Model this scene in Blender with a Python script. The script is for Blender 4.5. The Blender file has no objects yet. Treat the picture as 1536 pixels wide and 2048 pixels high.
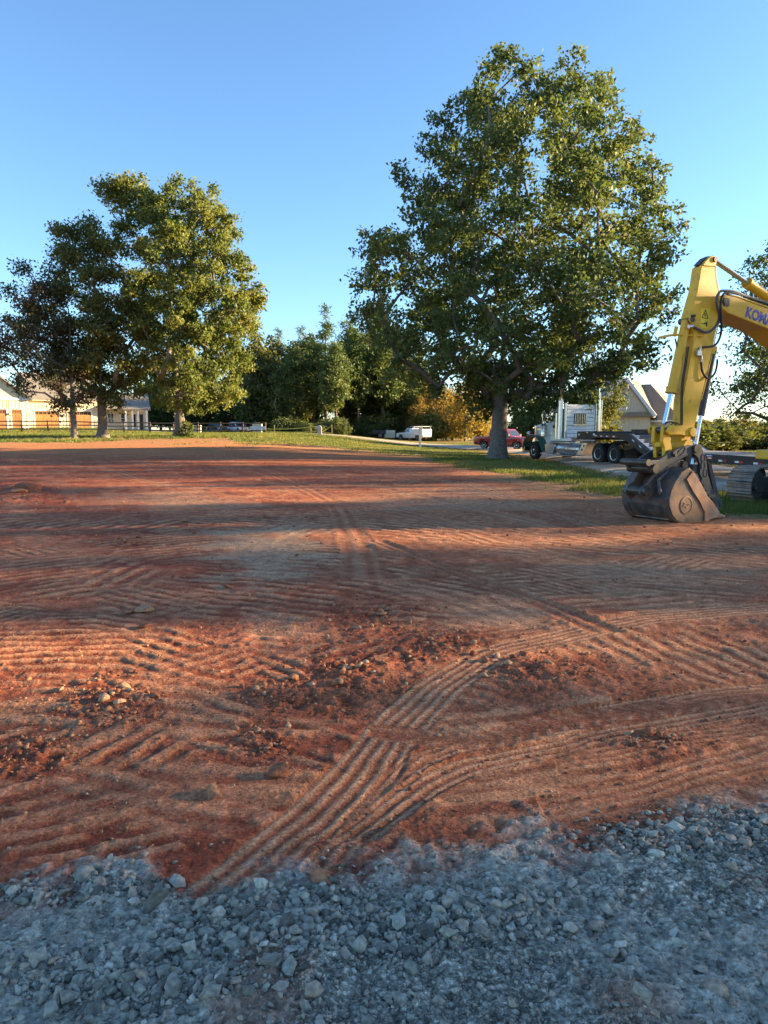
import bpy, bmesh, math, random
import numpy as np
from mathutils import Vector, Matrix

random.seed(11)
rng = np.random.default_rng(11)
scene = bpy.context.scene
col = scene.collection
R = math.radians

# ------------------------------------------------------------------ camera
FPX, EYE, HORIZON = 1420.0, 1.65, 862.0          # focal length in photo pixels, eye height, horizon row
PITCH = math.atan((1024 - HORIZON) / FPX)
cam_data = bpy.data.cameras.new('camera')
cam_data.sensor_fit = 'HORIZONTAL'
cam_data.sensor_width = 36
cam_data.lens = 36 * FPX / 1536
cam_data.clip_start = 0.05
cam_data.clip_end = 12000
cam = bpy.data.objects.new('camera', cam_data)
col.objects.link(cam)
cam.location = (0, 0, EYE)
cam.rotation_euler = (R(90) - PITCH, 0, 0)
scene.camera = cam

# ------------------------------------------------------------------ sky, sun, exposure
SUN_EL, SUN_AZ = R(13.0), R(10.0)                 # azimuth measured from +X towards +Y
SUN = Vector((math.cos(SUN_EL) * math.cos(SUN_AZ), math.cos(SUN_EL) * math.sin(SUN_AZ), math.sin(SUN_EL)))
world = bpy.data.worlds.new('World')
scene.world = world
world.use_nodes = True
wn = world.node_tree
sky = wn.nodes.new('ShaderNodeTexSky')
sky.sky_type = 'NISHITA'
sky.sun_disc = False
sky.sun_elevation = SUN_EL
sky.sun_rotation = R(90) - SUN_AZ
sky.air_density = 1.0
sky.dust_density = 0.15
sky.ozone_density = 4.0
wn.links.new(sky.outputs[0], wn.nodes['Background'].inputs[0])
wn.nodes['Background'].inputs[1].default_value = 0.071
sun_data = bpy.data.lights.new('sun', 'SUN')
sun_data.energy = 5.0
sun_data.angle = R(0.7)
sun_data.color = (1.0, 0.74, 0.42)
sun = bpy.data.objects.new('sun', sun_data)
col.objects.link(sun)
sun.rotation_euler = SUN.to_track_quat('Z', 'Y').to_euler()
scene.view_settings.view_transform = 'Standard'
scene.view_settings.look = 'None'
scene.view_settings.exposure = 2.45
scene.view_settings.gamma = 1
scene.view_settings.use_curve_mapping = False
scene.render.engine = 'CYCLES'
scene.cycles.max_bounces = 5
scene.cycles.diffuse_bounces = 2
scene.cycles.transmission_bounces = 3
scene.cycles.transparent_max_bounces = 4
scene.cycles.use_denoising = True
scene.cycles.caustics_reflective = False
scene.cycles.caustics_refractive = False

# ------------------------------------------------------------------ photo pixel -> place
CAM = Vector((0, 0, EYE))
_f = Vector((0, math.cos(PITCH), -math.sin(PITCH)))
_u = Vector((0, math.sin(PITCH), math.cos(PITCH)))
def ray(x, y): return _f + Vector((1, 0, 0)) * ((x - 768) / FPX) - _u * ((y - 1024) / FPX)
def gnd(x, y, z=0.0):
    d = ray(x, y); return CAM + d * ((z - EYE) / d.z)
def at_depth(x, y, Y):
    d = ray(x, y); return CAM + d * (Y / d.y)
def sstep(a, b, x):
    t = np.clip((x - a) / (b - a), 0, 1); return t * t * (3 - 2 * t)
def terrain(x, y):
    """large-scale lie of the land: flat in front, rising gently to the back left, falling at the far right"""
    x = np.asarray(x, float); y = np.asarray(y, float)
    ramp = np.interp(y, [25, 40, 62, 88, 150, 400], [0, .45, 1.15, 1.35, 1.15, 0])
    z = ramp * sstep(8, -12, x)
    z = z + 0.7 * sstep(-26, -44, x) * sstep(78, 96, y)
    z = z - 4.0 * sstep(30, 60, x) * sstep(85, 140, y)
    return z
def tz(x, y): return float(terrain(x, y))

# ------------------------------------------------------------------ noise
def _hash(ix, iy, seed):
    n = (ix.astype(np.int64) * 374761393 + iy.astype(np.int64) * 668265263 + seed * 1274126177) & 0xffffffff
    n = ((n ^ (n >> 13)) * 1274126177) & 0xffffffff
    return ((n ^ (n >> 16)) & 0xffffff) / float(0xffffff)
def vnoise(x, y, seed=0):
    ix = np.floor(x); iy = np.floor(y); fx = x - ix; fy = y - iy
    fx = fx * fx * (3 - 2 * fx); fy = fy * fy * (3 - 2 * fy)
    a = _hash(ix, iy, seed); b = _hash(ix + 1, iy, seed); c = _hash(ix, iy + 1, seed); d = _hash(ix + 1, iy + 1, seed)
    return a + (b - a) * fx + (c - a) * fy + (a - b - c + d) * fx * fy
def fbm(x, y, seed=0, o=4, gain=.5):
    s = 0; a = 1; t = 0
    for k in range(o):
        s = s + a * vnoise(x * 2 ** k + 17.3 * k, y * 2 ** k - 9.1 * k, seed + k); t += a; a *= gain
    return s / t

# ------------------------------------------------------------------ materials
MATS = {}
def mat(name, color, rough=.7, metal=0.0, var=.18, scale=6, bump=0.0, spec=.4, dirt=None, dscale=3, damt=.5, coords='Object', coat=0.0):
    if name in MATS: return MATS[name]
    m = bpy.data.materials.new(name); m.use_nodes = True
    nt = m.node_tree; N = nt.nodes; L = nt.links
    b = N['Principled BSDF']
    tc = N.new('ShaderNodeTexCoord')
    nz = N.new('ShaderNodeTexNoise'); nz.inputs['Scale'].default_value = scale; nz.inputs['Detail'].default_value = 5
    L.new(tc.outputs[coords], nz.inputs['Vector'])
    rp = N.new('ShaderNodeValToRGB')
    c0 = [c * (1 - var) for c in color]; c1 = [min(1, c * (1 + var)) for c in color]
    rp.color_ramp.elements[0].position = .3; rp.color_ramp.elements[1].position = .7
    rp.color_ramp.elements[0].color = (*c0, 1); rp.color_ramp.elements[1].color = (*c1, 1)
    L.new(nz.outputs['Fac'], rp.inputs['Fac'])
    out = rp.outputs['Color']
    if dirt:
        n2 = N.new('ShaderNodeTexNoise'); n2.inputs['Scale'].default_value = dscale; n2.inputs['Detail'].default_value = 8
        n2.inputs['Roughness'].default_value = .65
        L.new(tc.outputs[coords], n2.inputs['Vector'])
        r2 = N.new('ShaderNodeValToRGB')
        r2.color_ramp.elements[0].position = 1 - damt - .08; r2.color_ramp.elements[1].position = min(1, 1 - damt + .12)
        L.new(n2.outputs['Fac'], r2.inputs['Fac'])
        mx = N.new('ShaderNodeMix'); mx.data_type = 'RGBA'
        L.new(r2.outputs['Color'], mx.inputs[0]); L.new(out, mx.inputs[6]); mx.inputs[7].default_value = (*dirt, 1)
        out = mx.outputs[2]
    L.new(out, b.inputs['Base Color'])
    b.inputs['Roughness'].default_value = rough; b.inputs['Metallic'].default_value = metal
    b.inputs['Specular IOR Level'].default_value = spec
    if coat: b.inputs['Coat Weight'].default_value = coat; b.inputs['Coat Roughness'].default_value = .1
    if bump:
        bp = N.new('ShaderNodeBump'); bp.inputs['Strength'].default_value = bump; bp.inputs['Distance'].default_value = .02
        L.new(nz.outputs['Fac'], bp.inputs['Height']); L.new(bp.outputs['Normal'], b.inputs['Normal'])
    MATS[name] = m
    return m
def leaf_mat(name, stops, trans=.35):
    """leaf colours picked by the per-leaf value 'v'; thin leaves let some light through"""
    m = bpy.data.materials.new(name); m.use_nodes = True
    nt = m.node_tree; N = nt.nodes; L = nt.links
    b = N['Principled BSDF']; o = N['Material Output']
    at = N.new('ShaderNodeAttribute'); at.attribute_name = 'v'
    rp = N.new('ShaderNodeValToRGB')
    el = rp.color_ramp.elements
    while len(el) < len(stops): el.new(.5)
    for e, (p, c) in zip(el, stops): e.position = p; e.color = (*c, 1)
    L.new(at.outputs['Fac'], rp.inputs['Fac'])
    L.new(rp.outputs['Color'], b.inputs['Base Color'])
    b.inputs['Roughness'].default_value = .6; b.inputs['Specular IOR Level'].default_value = .25
    tr = N.new('ShaderNodeBsdfTranslucent')
    mul = N.new('ShaderNodeMix'); mul.data_type = 'RGBA'; mul.blend_type = 'MULTIPLY'; mul.inputs[0].default_value = 1
    L.new(rp.outputs['Color'], mul.inputs[6]); mul.inputs[7].default_value = (1.35, 1.25, .6, 1)
    L.new(mul.outputs[2], tr.inputs['Color'])
    mx = N.new('ShaderNodeMixShader'); mx.inputs[0].default_value = trans
    L.new(b.outputs[0], mx.inputs[1]); L.new(tr.outputs[0], mx.inputs[2]); L.new(mx.outputs[0], o.inputs['Surface'])
    MATS[name] = m
    return m
def glass_mat(name, color=(.02, .025, .03)):
    m = mat(name, color, rough=.06, spec=.9, var=.05); return m

# ------------------------------------------------------------------ mesh building
WL = {}                                             # world position of every object's origin
def tag(o, label=None, cat=None, group=None, kind=None):
    if label: o['label'] = label
    if cat: o['category'] = cat
    if group: o['group'] = group
    if kind: o['kind'] = kind
    return o
def thing(name, label, cat, loc=(0, 0, 0), group=None):
    o = bpy.data.objects.new(name, None); o.empty_display_size = .2
    col.objects.link(o); o.location = loc; WL[o] = Vector(loc)
    return tag(o, label, cat, group)
def link_mesh(name, me, material, parent=None, loc=None):
    o = bpy.data.objects.new(name, me); col.objects.link(o)
    if material is not None and not me.materials: me.materials.append(material)
    if parent is not None:
        o.parent = parent; WL[o] = WL[parent].copy()
    else:
        o.location = loc or (0, 0, 0); WL[o] = Vector(o.location)
    return o
class Frame:
    """a thing's own axes: s along, v across (towards the camera side), z up"""
    def __init__(self, o, s, v=None):
        self.o = Vector(o); self.s = Vector((s[0], s[1], 0)).normalized()
        self.v = Vector(v).normalized() if v is not None else Vector((self.s.y, -self.s.x, 0))
        self.z = Vector((0, 0, 1))
    def __call__(self, s, v, z): return self.o + self.s * s + self.v * v + self.z * z
    def px(self, x, y, v=0.0):
        d = ray(x, y); P = self.o + self.v * v
        t = (P - CAM).dot(self.v) / d.dot(self.v); q = CAM + d * t - self.o
        return q.dot(self.s), q.z
WORLD = Frame((0, 0, 0), (1, 0), (0, 1, 0))
class MB:
    def __init__(self): self.v = []; self.f = []
    def add(self, vs, fs):
        n = len(self.v); self.v += [tuple(p) for p in vs]; self.f += [tuple(i + n for i in f) for f in fs]; return self
    def prism(self, fr, poly, v0, v1):
        k = len(poly)
        vs = [fr(s, v0, z) for s, z in poly] + [fr(s, v1, z) for s, z in poly]
        fs = [tuple(range(k)), tuple(range(2 * k - 1, k - 1, -1))] + [(i, (i + 1) % k, k + (i + 1) % k, k + i) for i in range(k)]
        return self.add(vs, fs)
    def strip(self, fr, path, th, v0, v1):
        """a bent plate: path (s,z) offset by th to its left side, extruded across v"""
        n = len(path); off = []
        for i in range(n):
            a = Vector(path[max(0, i - 1)]); b = Vector(path[min(n - 1, i + 1)]); d = (b - a).normalized()
            off.append((path[i][0] - d.y * th, path[i][1] + d.x * th))
        vs = []
        for p, q in zip(path, off): vs += [fr(p[0], v0, p[1]), fr(p[0], v1, p[1]), fr(q[0], v1, q[1]), fr(q[0], v0, q[1])]
        fs = []
        for i in range(n - 1):
            a = 4 * i; b = a + 4
            for j in range(4): fs.append((a + j, a + (j + 1) % 4, b + (j + 1) % 4, b + j))
        fs += [(0, 1, 2, 3), tuple(4 * (n - 1) + j for j in (3, 2, 1, 0))]
        return self.add(vs, fs)
    def box(self, fr, s0, s1, v0, v1, z0, z1):
        return self.prism(fr, [(s0, z0), (s1, z0), (s1, z1), (s0, z1)], v0, v1)
    def hexa(self, pts): # 8 points: bottom 4, top 4
        return self.add(pts, [(3, 2, 1, 0), (4, 5, 6, 7), (0, 1, 5, 4), (1, 2, 6, 5), (2, 3, 7, 6), (3, 0, 4, 7)])
    def tube(self, pts, r, n=8, cap=True):
        pts = [Vector(p) for p in pts]; m = len(pts)
        rs = r if isinstance(r, (list, tuple)) else [r] * m
        t0 = (pts[1] - pts[0]).normalized()
        a = t0.orthogonal().normalized(); vs = []
        for i in range(m):
            t = (pts[min(m - 1, i + 1)] - pts[max(0, i - 1)]).normalized()
            a = (a - t * a.dot(t)).normalized(); b = t.cross(a)
            for k in range(n):
                w = 2 * math.pi * k / n; vs.append(pts[i] + (a * math.cos(w) + b * math.sin(w)) * rs[i])
        fs = [(i * n + k, i * n + (k + 1) % n, (i + 1) * n + (k + 1) % n, (i + 1) * n + k) for i in range(m - 1) for k in range(n)]
        if cap: fs += [tuple(range(n - 1, -1, -1)), tuple((m - 1) * n + k for k in range(n))]
        return self.add(vs, fs)
    def lathe(self, c, axis, prof, n=20):
        """prof: (radius, height along axis)"""
        c = Vector(c); ax = Vector(axis).normalized(); a = ax.orthogonal().normalized(); b = ax.cross(a); vs = []; m = len(prof)
        for r, h in prof:
            for k in range(n):
                w = 2 * math.pi * k / n; vs.append(c + ax * h + (a * math.cos(w) + b * math.sin(w)) * max(r, 1e-4))
        fs = [(i * n + k, i * n + (k + 1) % n, (i + 1) * n + (k + 1) % n, (i + 1) * n + k) for i in range(m - 1) for k in range(n)]
        if prof[0][0] > 1e-3: fs.append(tuple(range(n - 1, -1, -1)))
        if prof[-1][0] > 1e-3: fs.append(tuple((m - 1) * n + k for k in range(n)))
        return self.add(vs, fs)
    def build(self, name, material, parent=None, bevel=0.0, smooth=0, seg=2):
        off = WL[parent] if parent is not None else Vector((0, 0, 0))
        if parent is None:
            xs = np.array(self.v); off = Vector((float(xs[:, 0].mean()), float(xs[:, 1].mean()), float(xs[:, 2].min())))
        me = bpy.data.meshes.new(name)
        me.from_pydata([(p[0] - off.x, p[1] - off.y, p[2] - off.z) for p in self.v], [], self.f)
        bm = bmesh.new(); bm.from_mesh(me)
        bmesh.ops.recalc_face_normals(bm, faces=bm.faces)
        if bevel:
            es = [e for e in bm.edges if len(e.link_faces) == 2 and e.calc_face_angle(0) > .5]
            bmesh.ops.bevel(bm, geom=es, offset=bevel, segments=seg, affect='EDGES', profile=.5, clamp_overlap=True)
        bm.to_mesh(me); bm.free()
        if smooth:
            for p in me.polygons: p.use_smooth = True
            me.set_sharp_from_angle(angle=R(smooth))
        return link_mesh(name, me, material, parent, None if parent is not None else off)
def np_mesh(name, V, F, attrs=None):
    """big meshes straight from arrays; F is (n,k)"""
    me = bpy.data.meshes.new(name); V = np.asarray(V, np.float32); F = np.asarray(F, np.int32)
    n, k = F.shape
    me.vertices.add(len(V)); me.vertices.foreach_set('co', V.ravel())
    me.loops.add(n * k); me.loops.foreach_set('vertex_index', F.ravel())
    me.polygons.add(n); me.polygons.foreach_set('loop_start', np.arange(0, n * k, k, dtype=np.int32))
    me.update(calc_edges=True)
    for nm, (kind, arr) in (attrs or {}).items():
        a = me.attributes.new(nm, kind, 'POINT')
        a.data.foreach_set('color' if kind == 'FLOAT_COLOR' else 'value', np.asarray(arr, np.float32).ravel())
    return me
def dup(root, loc=None, rotz=None, scale=None, label=None):
    """copy a thing with its parts and sub-parts; mesh data is shared"""
    c = root.copy(); col.objects.link(c)
    for ch in list(root.children):
        d = ch.copy(); col.objects.link(d); d.parent = c
        for g in list(ch.children):
            e = g.copy(); col.objects.link(e); e.parent = d
    if loc is not None: c.location = loc
    if rotz is not None: c.rotation_euler = (0, 0, rotz)
    if scale is not None: c.scale = scale
    if label: c['label'] = label
    return c
_fontcache = {}
def text_mb(body, fr, s0, z0, v0, height, depth=.004, shear=0.0, bold=0.0, slope=0.0):
    """flat lettering laid on the plane v=v0 of a frame, reading along s"""
    cu = bpy.data.curves.new('lettering', 'FONT'); cu.body = body; cu.extrude = .5; cu.offset = bold; cu.shear = shear
    cu.resolution_u = 3
    ob = bpy.data.objects.new('lettering_source', cu); col.objects.link(ob)
    dg = bpy.context.evaluated_depsgraph_get(); me = ob.evaluated_get(dg).to_mesh()
    k = height / .72
    vs = [fr(s0 + p.co.x * k, v0 + p.co.z * 2 * depth, z0 + p.co.y * k + slope * p.co.x * k) for p in me.vertices]
    fs = [tuple(p.vertices) for p in me.polygons]
    ob.to_mesh_clear() if hasattr(ob, 'to_mesh_clear') else None
    bpy.data.objects.remove(ob); bpy.data.curves.remove(cu)
    return MB().add(vs, fs)
# ================================================================== GROUND
def lin(c): return np.array(c, float)
# ---- sheet: fine where it is close, coarse towards the horizon
inner = np.linspace(-.62, .62, 620)
outer = .62 * (1.0 + (14 / .62 - 1) * (np.linspace(0, 1, 40)[1:] ** 2.6)) + np.linspace(0, .05, 40)[1:]
TAN = np.concatenate([-outer[::-1], inner, outer])
def geo(a, b, r): return np.exp(np.arange(math.log(a), math.log(b), r))
YR = np.concatenate([-np.array([400, 150, 80, 40, 20, 10, 5, 2.5, 1]), [0, .4, .7], geo(.9, 1.5, .03), geo(1.5, 13, .0040), geo(13, 60, .0085), geo(60, 130, .02), geo(130, 5000, .12)])
GX, GY = np.meshgrid(TAN, YR)
SC = np.where(GY >= .9, GY, .9 + (.9 - GY) * .6)
X = (GX * SC).ravel(); Y = GY.ravel()
ZT = terrain(X, Y)
# where each point of the ground would sit in the photograph (used to set out the traces on the ground)
den = np.maximum(Y * math.cos(PITCH) + EYE * math.sin(PITCH), .05)
PX = 768 + FPX * X / den
PY = 1024 + FPX * (EYE * math.cos(PITCH) - Y * math.sin(PITCH)) / den
NEAR = (Y > .9) & (Y < 40) & (np.abs(X) < 60)
fade = sstep(42, 24, Y) * (Y > .5)

n1 = fbm(X * .7, Y * .7, 1, 4); n2 = fbm(X * 2.7, Y * 2.7, 5, 4); n3 = fbm(X * 9, Y * 9, 9, 4); n4 = fbm(X * .16, Y * .16, 21, 3)
st1 = fbm(X * .35 + Y * .12, Y * 2.4 - X * .5, 31, 4)           # streaks dragged across the site by machines
st2 = fbm(X * 2.0 + Y * 1.1, Y * .28 - X * .4, 41, 4)
n5 = fbm(X * 26, Y * 26, 61, 3)

Hh = (n1 - .5) * .06 * fade + (n2 - .5) * .035 * fade + (n3 - .5) * .026 * fade * sstep(30, 8, Y) + (st1 - .5) * .035 * fade
Hh += (n5 - .5) * .020 * sstep(10, 6, Y) * fade
dust = np.clip((n2 - .42) * 1.6, 0, 1) * .5 + .25 * sstep(.5, .62, n3)                      # dry pale crust
tr_p = np.zeros_like(X); tr_d = np.zeros_like(X)   # dust on track ribs and damp soil between, deepened to paint their relief shading
ridge = np.zeros_like(X)                                         # dry crust on the tread bars, partly light painted on their tops
moist = np.clip((fbm(X * .9, Y * .9, 71, 4) - .5) * 3.2, 0, 1)   # damp dark red soil

# ---- gravel bank in front
GB = [(-400, 1850), (0, 1795), (120, 1775), (200, 1730), (290, 1735), (400, 1795), (560, 1752), (700, 1716), (860, 1722), (960, 1700), (1050, 1655), (1180, 1668), (1300, 1640), (1420, 1612), (1536, 1590), (1900, 1500)]
gb = np.interp(PX, [p[0] for p in GB], [p[1] for p in GB])
gravel = sstep(-45, 70, PY - gb + (n3 - .5) * 100 + (n2 - .5) * 110 + (n5 - .5) * 60) * (Y > -3) * (Y < 5)
gravel = np.where(Y < 1.2, 1.0 * (Y > -30), gravel)
for (cx, cy, rx, ry) in [(235, 1745, 90, 22), (575, 1760, 40, 14)]:
    gravel = np.maximum(gravel, sstep(1.1, .55, np.hypot((PX - cx) / rx, (PY - cy) / ry) + (n3 - .5) * 1.2) * .9 * (Y > 1))
soilm = (1 - gravel) * fade

# ---- grass zone
GT = [-14, -.6, -.29, -.12, -.05, .05, .12, .163, .23, .33, .40, .48, .6, 1.5, 14]
GYb = [40, 55, 54, 53, 49, 43, 33, 26, 20, 18, 17.5, 15, 13.5, 11, 30]
DRIVE = [(-40, 104), (-18, 100), (-5, 93), (4, 82), (9.6, 72), (12.6, 60), (13.4, 47), (12.6, 36), (12.4, 27), (13.0, 19)]
def drive_dist(x, y):
    best = np.full(np.shape(x), 1e9)
    for a, b in zip(DRIVE, DRIVE[1:]):
        dx, dy = b[0] - a[0], b[1] - a[1]; t = np.clip(((x - a[0]) * dx + (y - a[1]) * dy) / (dx * dx + dy * dy), 0, 1)
        best = np.minimum(best, np.hypot(x - a[0] - t * dx, y - a[1] - t * dy))
    return best
def grass_edge(x, y): return np.interp(x / np.maximum(y, .5), GT, GYb)
def grass_cover(x, y):
    ge = grass_edge(x, y)
    k = fbm(x * .22, y * .22, 91, 4); k2 = fbm(x * .9, y * .9, 95, 3)
    g = sstep(-.06, .16, (y - ge) / ge + (k - .5) * .5 + (k2 - .5) * .15) * (y > 6)
    left = sstep(6, -4, x)
    thin = sstep(.36, .62, k * .6 + k2 * .4 + .10 * left + .06)
    return g * (.15 + .85 * np.maximum(thin, left * .75)) * sstep(3.4, 5.2, drive_dist(x, y) + (k2 - .5) * 1.5)
grass = grass_cover(X, Y)
soilm = soilm * (1 - .8 * sstep(.1, .6, grass))

# ---- tread-bar prints of tracked machines
def bars(cx, cy, rx, ry, dx, dy, pitch=.17, amp=.03, curve=0.0, seed=0, lane=None, soft=.35):
    """bars pressed into the soil: centred on a pixel of the ground, running along the pixel direction (dx,dy)"""
    global Hh, ridge, tr_d
    sel = NEAR & (np.hypot((PX - cx) / rx, (PY - cy) / ry) < 1.25)
    if not sel.any(): return
    x = X[sel]; y = Y[sel]
    c = gnd(cx, cy); a = gnd(cx - dx / 2, cy - dy / 2); b = gnd(cx + dx / 2, cy + dy / 2)
    d = (b - a); d.z = 0; d.normalize(); nx, ny = -d.y, d.x
    rx_, ry_ = x - c.x, y - c.y
    al = rx_ * d.x + ry_ * d.y; q = rx_ * nx + ry_ * ny
    q = q + curve * al * al + (fbm(x * 1.6, y * 1.6, 100 + seed, 3) - .5) * pitch * .45 + (fbm(x * 7, y * 7, 110 + seed, 2) - .5) * pitch * .35
    p = q / pitch; p = p - np.floor(p)
    prof = sstep(.14, .30, p) * sstep(.86, .62, p)
    m = sstep(1.05, 1.05 - soft - .25, np.hypot((PX[sel] - cx) / rx, (PY[sel] - cy) / ry) + (fbm(x * 2.2, y * 2.2, 130 + seed, 3) - .5) * .9)
    br = sstep(.36, .50, fbm(x * 4.2, y * 4.2, 160 + seed, 4))
    m = m * soilm[sel]
    Hh[sel] = Hh[sel] * (1 - .5 * m) + m * (.16 if cx > 880 else .40) * (amp * prof * (.3 + .7 * br) - amp * .35 + (fbm(x * 30, y * 30, 180, 2) - .5) * amp * .35)
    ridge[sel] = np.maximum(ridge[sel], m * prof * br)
    tr_d[sel] = np.maximum(tr_d[sel] * (1 - m), m * (1 - prof) * .45)  # gaps between bars darkened: part damp soil, part painted shade
for i, a in enumerate([
    (120, 1300, 300, 85, 200, -6, .155, .042, .05), (345, 1325, 130, 75, 120, 36, .16, .040, .1), (30, 1410, 120, 60, 100, 2, .16, .03),
    (250, 1500, 190, 105, 160, -95, .15, .048, .12), (445, 1450, 120, 75, 105, 36, .15, .045), (150, 1590, 190, 70, 90, -30, .14, .035),
    (110, 1150, 200, 62, 120, -16, .22, .05, .06), (235, 1150, 95, 60, 60, -26, .24, .06), (330, 1205, 120, 40, 70, -14, .22, .05), (445, 1185, 160, 85, 100, 8, .2, .05, .05),
    (590, 1190, 110, 60, 90, 12, .2, .045), (170, 1050, 420, 14, 20, -4, .3, .05), (560, 1270, 80, 40, 60, 4, .16, .035),
    (330, 1090, 160, 36, 80, -8, .22, .04), (640, 1110, 130, 40, 80, 6, .22, .04), (760, 1160, 120, 45, 80, 14, .22, .035), (900, 1180, 150, 50, 80, 16, .22, .03),
    (1120, 1170, 190, 55, 90, -6, .2, .028), (1330, 1190, 210, 60, 90, 8, .2, .03), (1010, 1240, 150, 50, 80, 20, .18, .03), (1290, 1290, 180, 60, 80, 40, .16, .03),
    (1430, 1330, 140, 50, 80, 36, .15, .028), (560, 1340, 80, 50, 60, 22, .15, .035), (640, 1490, 110, 50, 50, 16, .12, .025), (920, 1360, 100, 60, 70, 26, .13, .025),
    (430, 1620, 230, 70, 60, -16, .13, .030), (200, 1680, 260, 60, 50, -12, .12, .028), (700, 1600, 160, 60, 50, -20, .12, .022), (1000, 1560, 160, 50, 60, -10, .12, .022),
    (1120, 1460, 330, 38, 36, 20, .10, .030), (1350, 1420, 240, 30, 36, 18, .10, .030), (1250, 1560, 260, 50, 50, -8, .12, .02), (820, 1690, 120, 30, 40, -6, .1, .02),
    (500, 1040, 200, 30, 70, 4, .26, .035), (850, 1060, 240, 30, 80, 8, .26, .03), (1150, 1090, 260, 30, 80, 8, .24, .03), (1400, 1110, 200, 30, 80, 8, .22, .03)]):
    bars(*a[:5], *([a[5]] if len(a) > 5 else []), *([a[6]] if len(a) > 6 else []), **({'curve': a[7]} if len(a) > 7 else {}), seed=i)
for i in range(46):                                              # weaker prints left over the whole site
    py = 960 + 740 * random.random() ** 1.3; px = random.uniform(-60, 1600); w = (py - 862) / 5
    bars(px, py, w * random.uniform(1.2, 2.6), w * random.uniform(.25, .5), 60, random.uniform(-22, 22), random.uniform(.12, .24), random.uniform(.012, .026), seed=60 + i)

# ---- wheel ruts with ribbed or lugged tread
def rut(pts, width, depth, ribs=5, kind='rib', seed=0, pale=.5):
    global Hh, dust, ridge, moist, tr_p, tr_d
    P = [gnd(*p) for p in pts]; q = []
    for i in range(len(P) - 1):                                  # smooth the line
        p0 = P[max(0, i - 1)]; p1 = P[i]; p2 = P[i + 1]; p3 = P[min(len(P) - 1, i + 2)]
        for k in range(8):
            t = k / 8
            q.append(.5 * ((2 * p1) + (p2 - p0) * t + (2 * p0 - 5 * p1 + 4 * p2 - p3) * t * t + (3 * p1 - p0 - 3 * p2 + p3) * t ** 3))
    q.append(P[-1])
    q = np.array([(a.x, a.y) for a in q])
    sel = np.where(NEAR & (X > q[:, 0].min() - width) & (X < q[:, 0].max() + width) & (Y > q[:, 1].min() - width) & (Y < q[:, 1].max() + width))[0]
    x = X[sel]; y = Y[sel]; best = np.full(len(sel), 1e9); lat = np.zeros(len(sel)); arc = np.zeros(len(sel)); acc = 0
    for i in range(len(q) - 1):
        d = q[i + 1] - q[i]; L = np.hypot(*d) + 1e-9; d = d / L
        t = np.clip((x - q[i, 0]) * d[0] + (y - q[i, 1]) * d[1], 0, L)
        ex = x - q[i, 0] - d[0] * t; ey = y - q[i, 1] - d[1] * t
        dd = np.hypot(ex, ey); m = dd < best
        best[m] = dd[m]; lat[m] = (d[0] * (y - q[i, 1]) - d[1] * (x - q[i, 0]))[m]; arc[m] = (acc + t)[m]; acc += L
    lat = lat + (fbm(x * 2.5, y * 2.5, 200 + seed, 3) - .5) * .05
    a = np.abs(lat) / (width / 2)
    m = sstep(1.05, .88, a) * soilm[sel] * (.55 + .45 * sstep(.3, .5, fbm(x * 1.3, y * 1.3, 220 + seed, 3)))
    berm = np.exp(-((a - 1.15) / .16) ** 2) * soilm[sel]
    if kind == 'rib': pat = .5 + .5 * np.cos(lat / width * ribs * 2 * math.pi)
    else:
        ph = arc / .11 + np.sign(lat) * .25 + np.abs(lat) / .11 * .8; ph = ph - np.floor(ph)
        pat = np.exp(-((ph - .5) / .2) ** 2) * sstep(.02, .06, np.abs(lat))
    Hh[sel] = Hh[sel] * (1 - .75 * m) + m * .30 * (-depth + depth * .8 * pat) + berm * depth * .12
    dust[sel] = np.clip(dust[sel] * (1 - m) + m * pale * (.35 + .65 * pat), 0, 1)
    moist[sel] *= 1 - .7 * m
    ridge[sel] *= 1 - m
    tr_p[sel] = np.maximum(tr_p[sel] * (1 - m), m * pat * pale * .75); tr_d[sel] = tr_d[sel] * (1 - m) + m * (1 - pat) * .45 * pale
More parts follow.
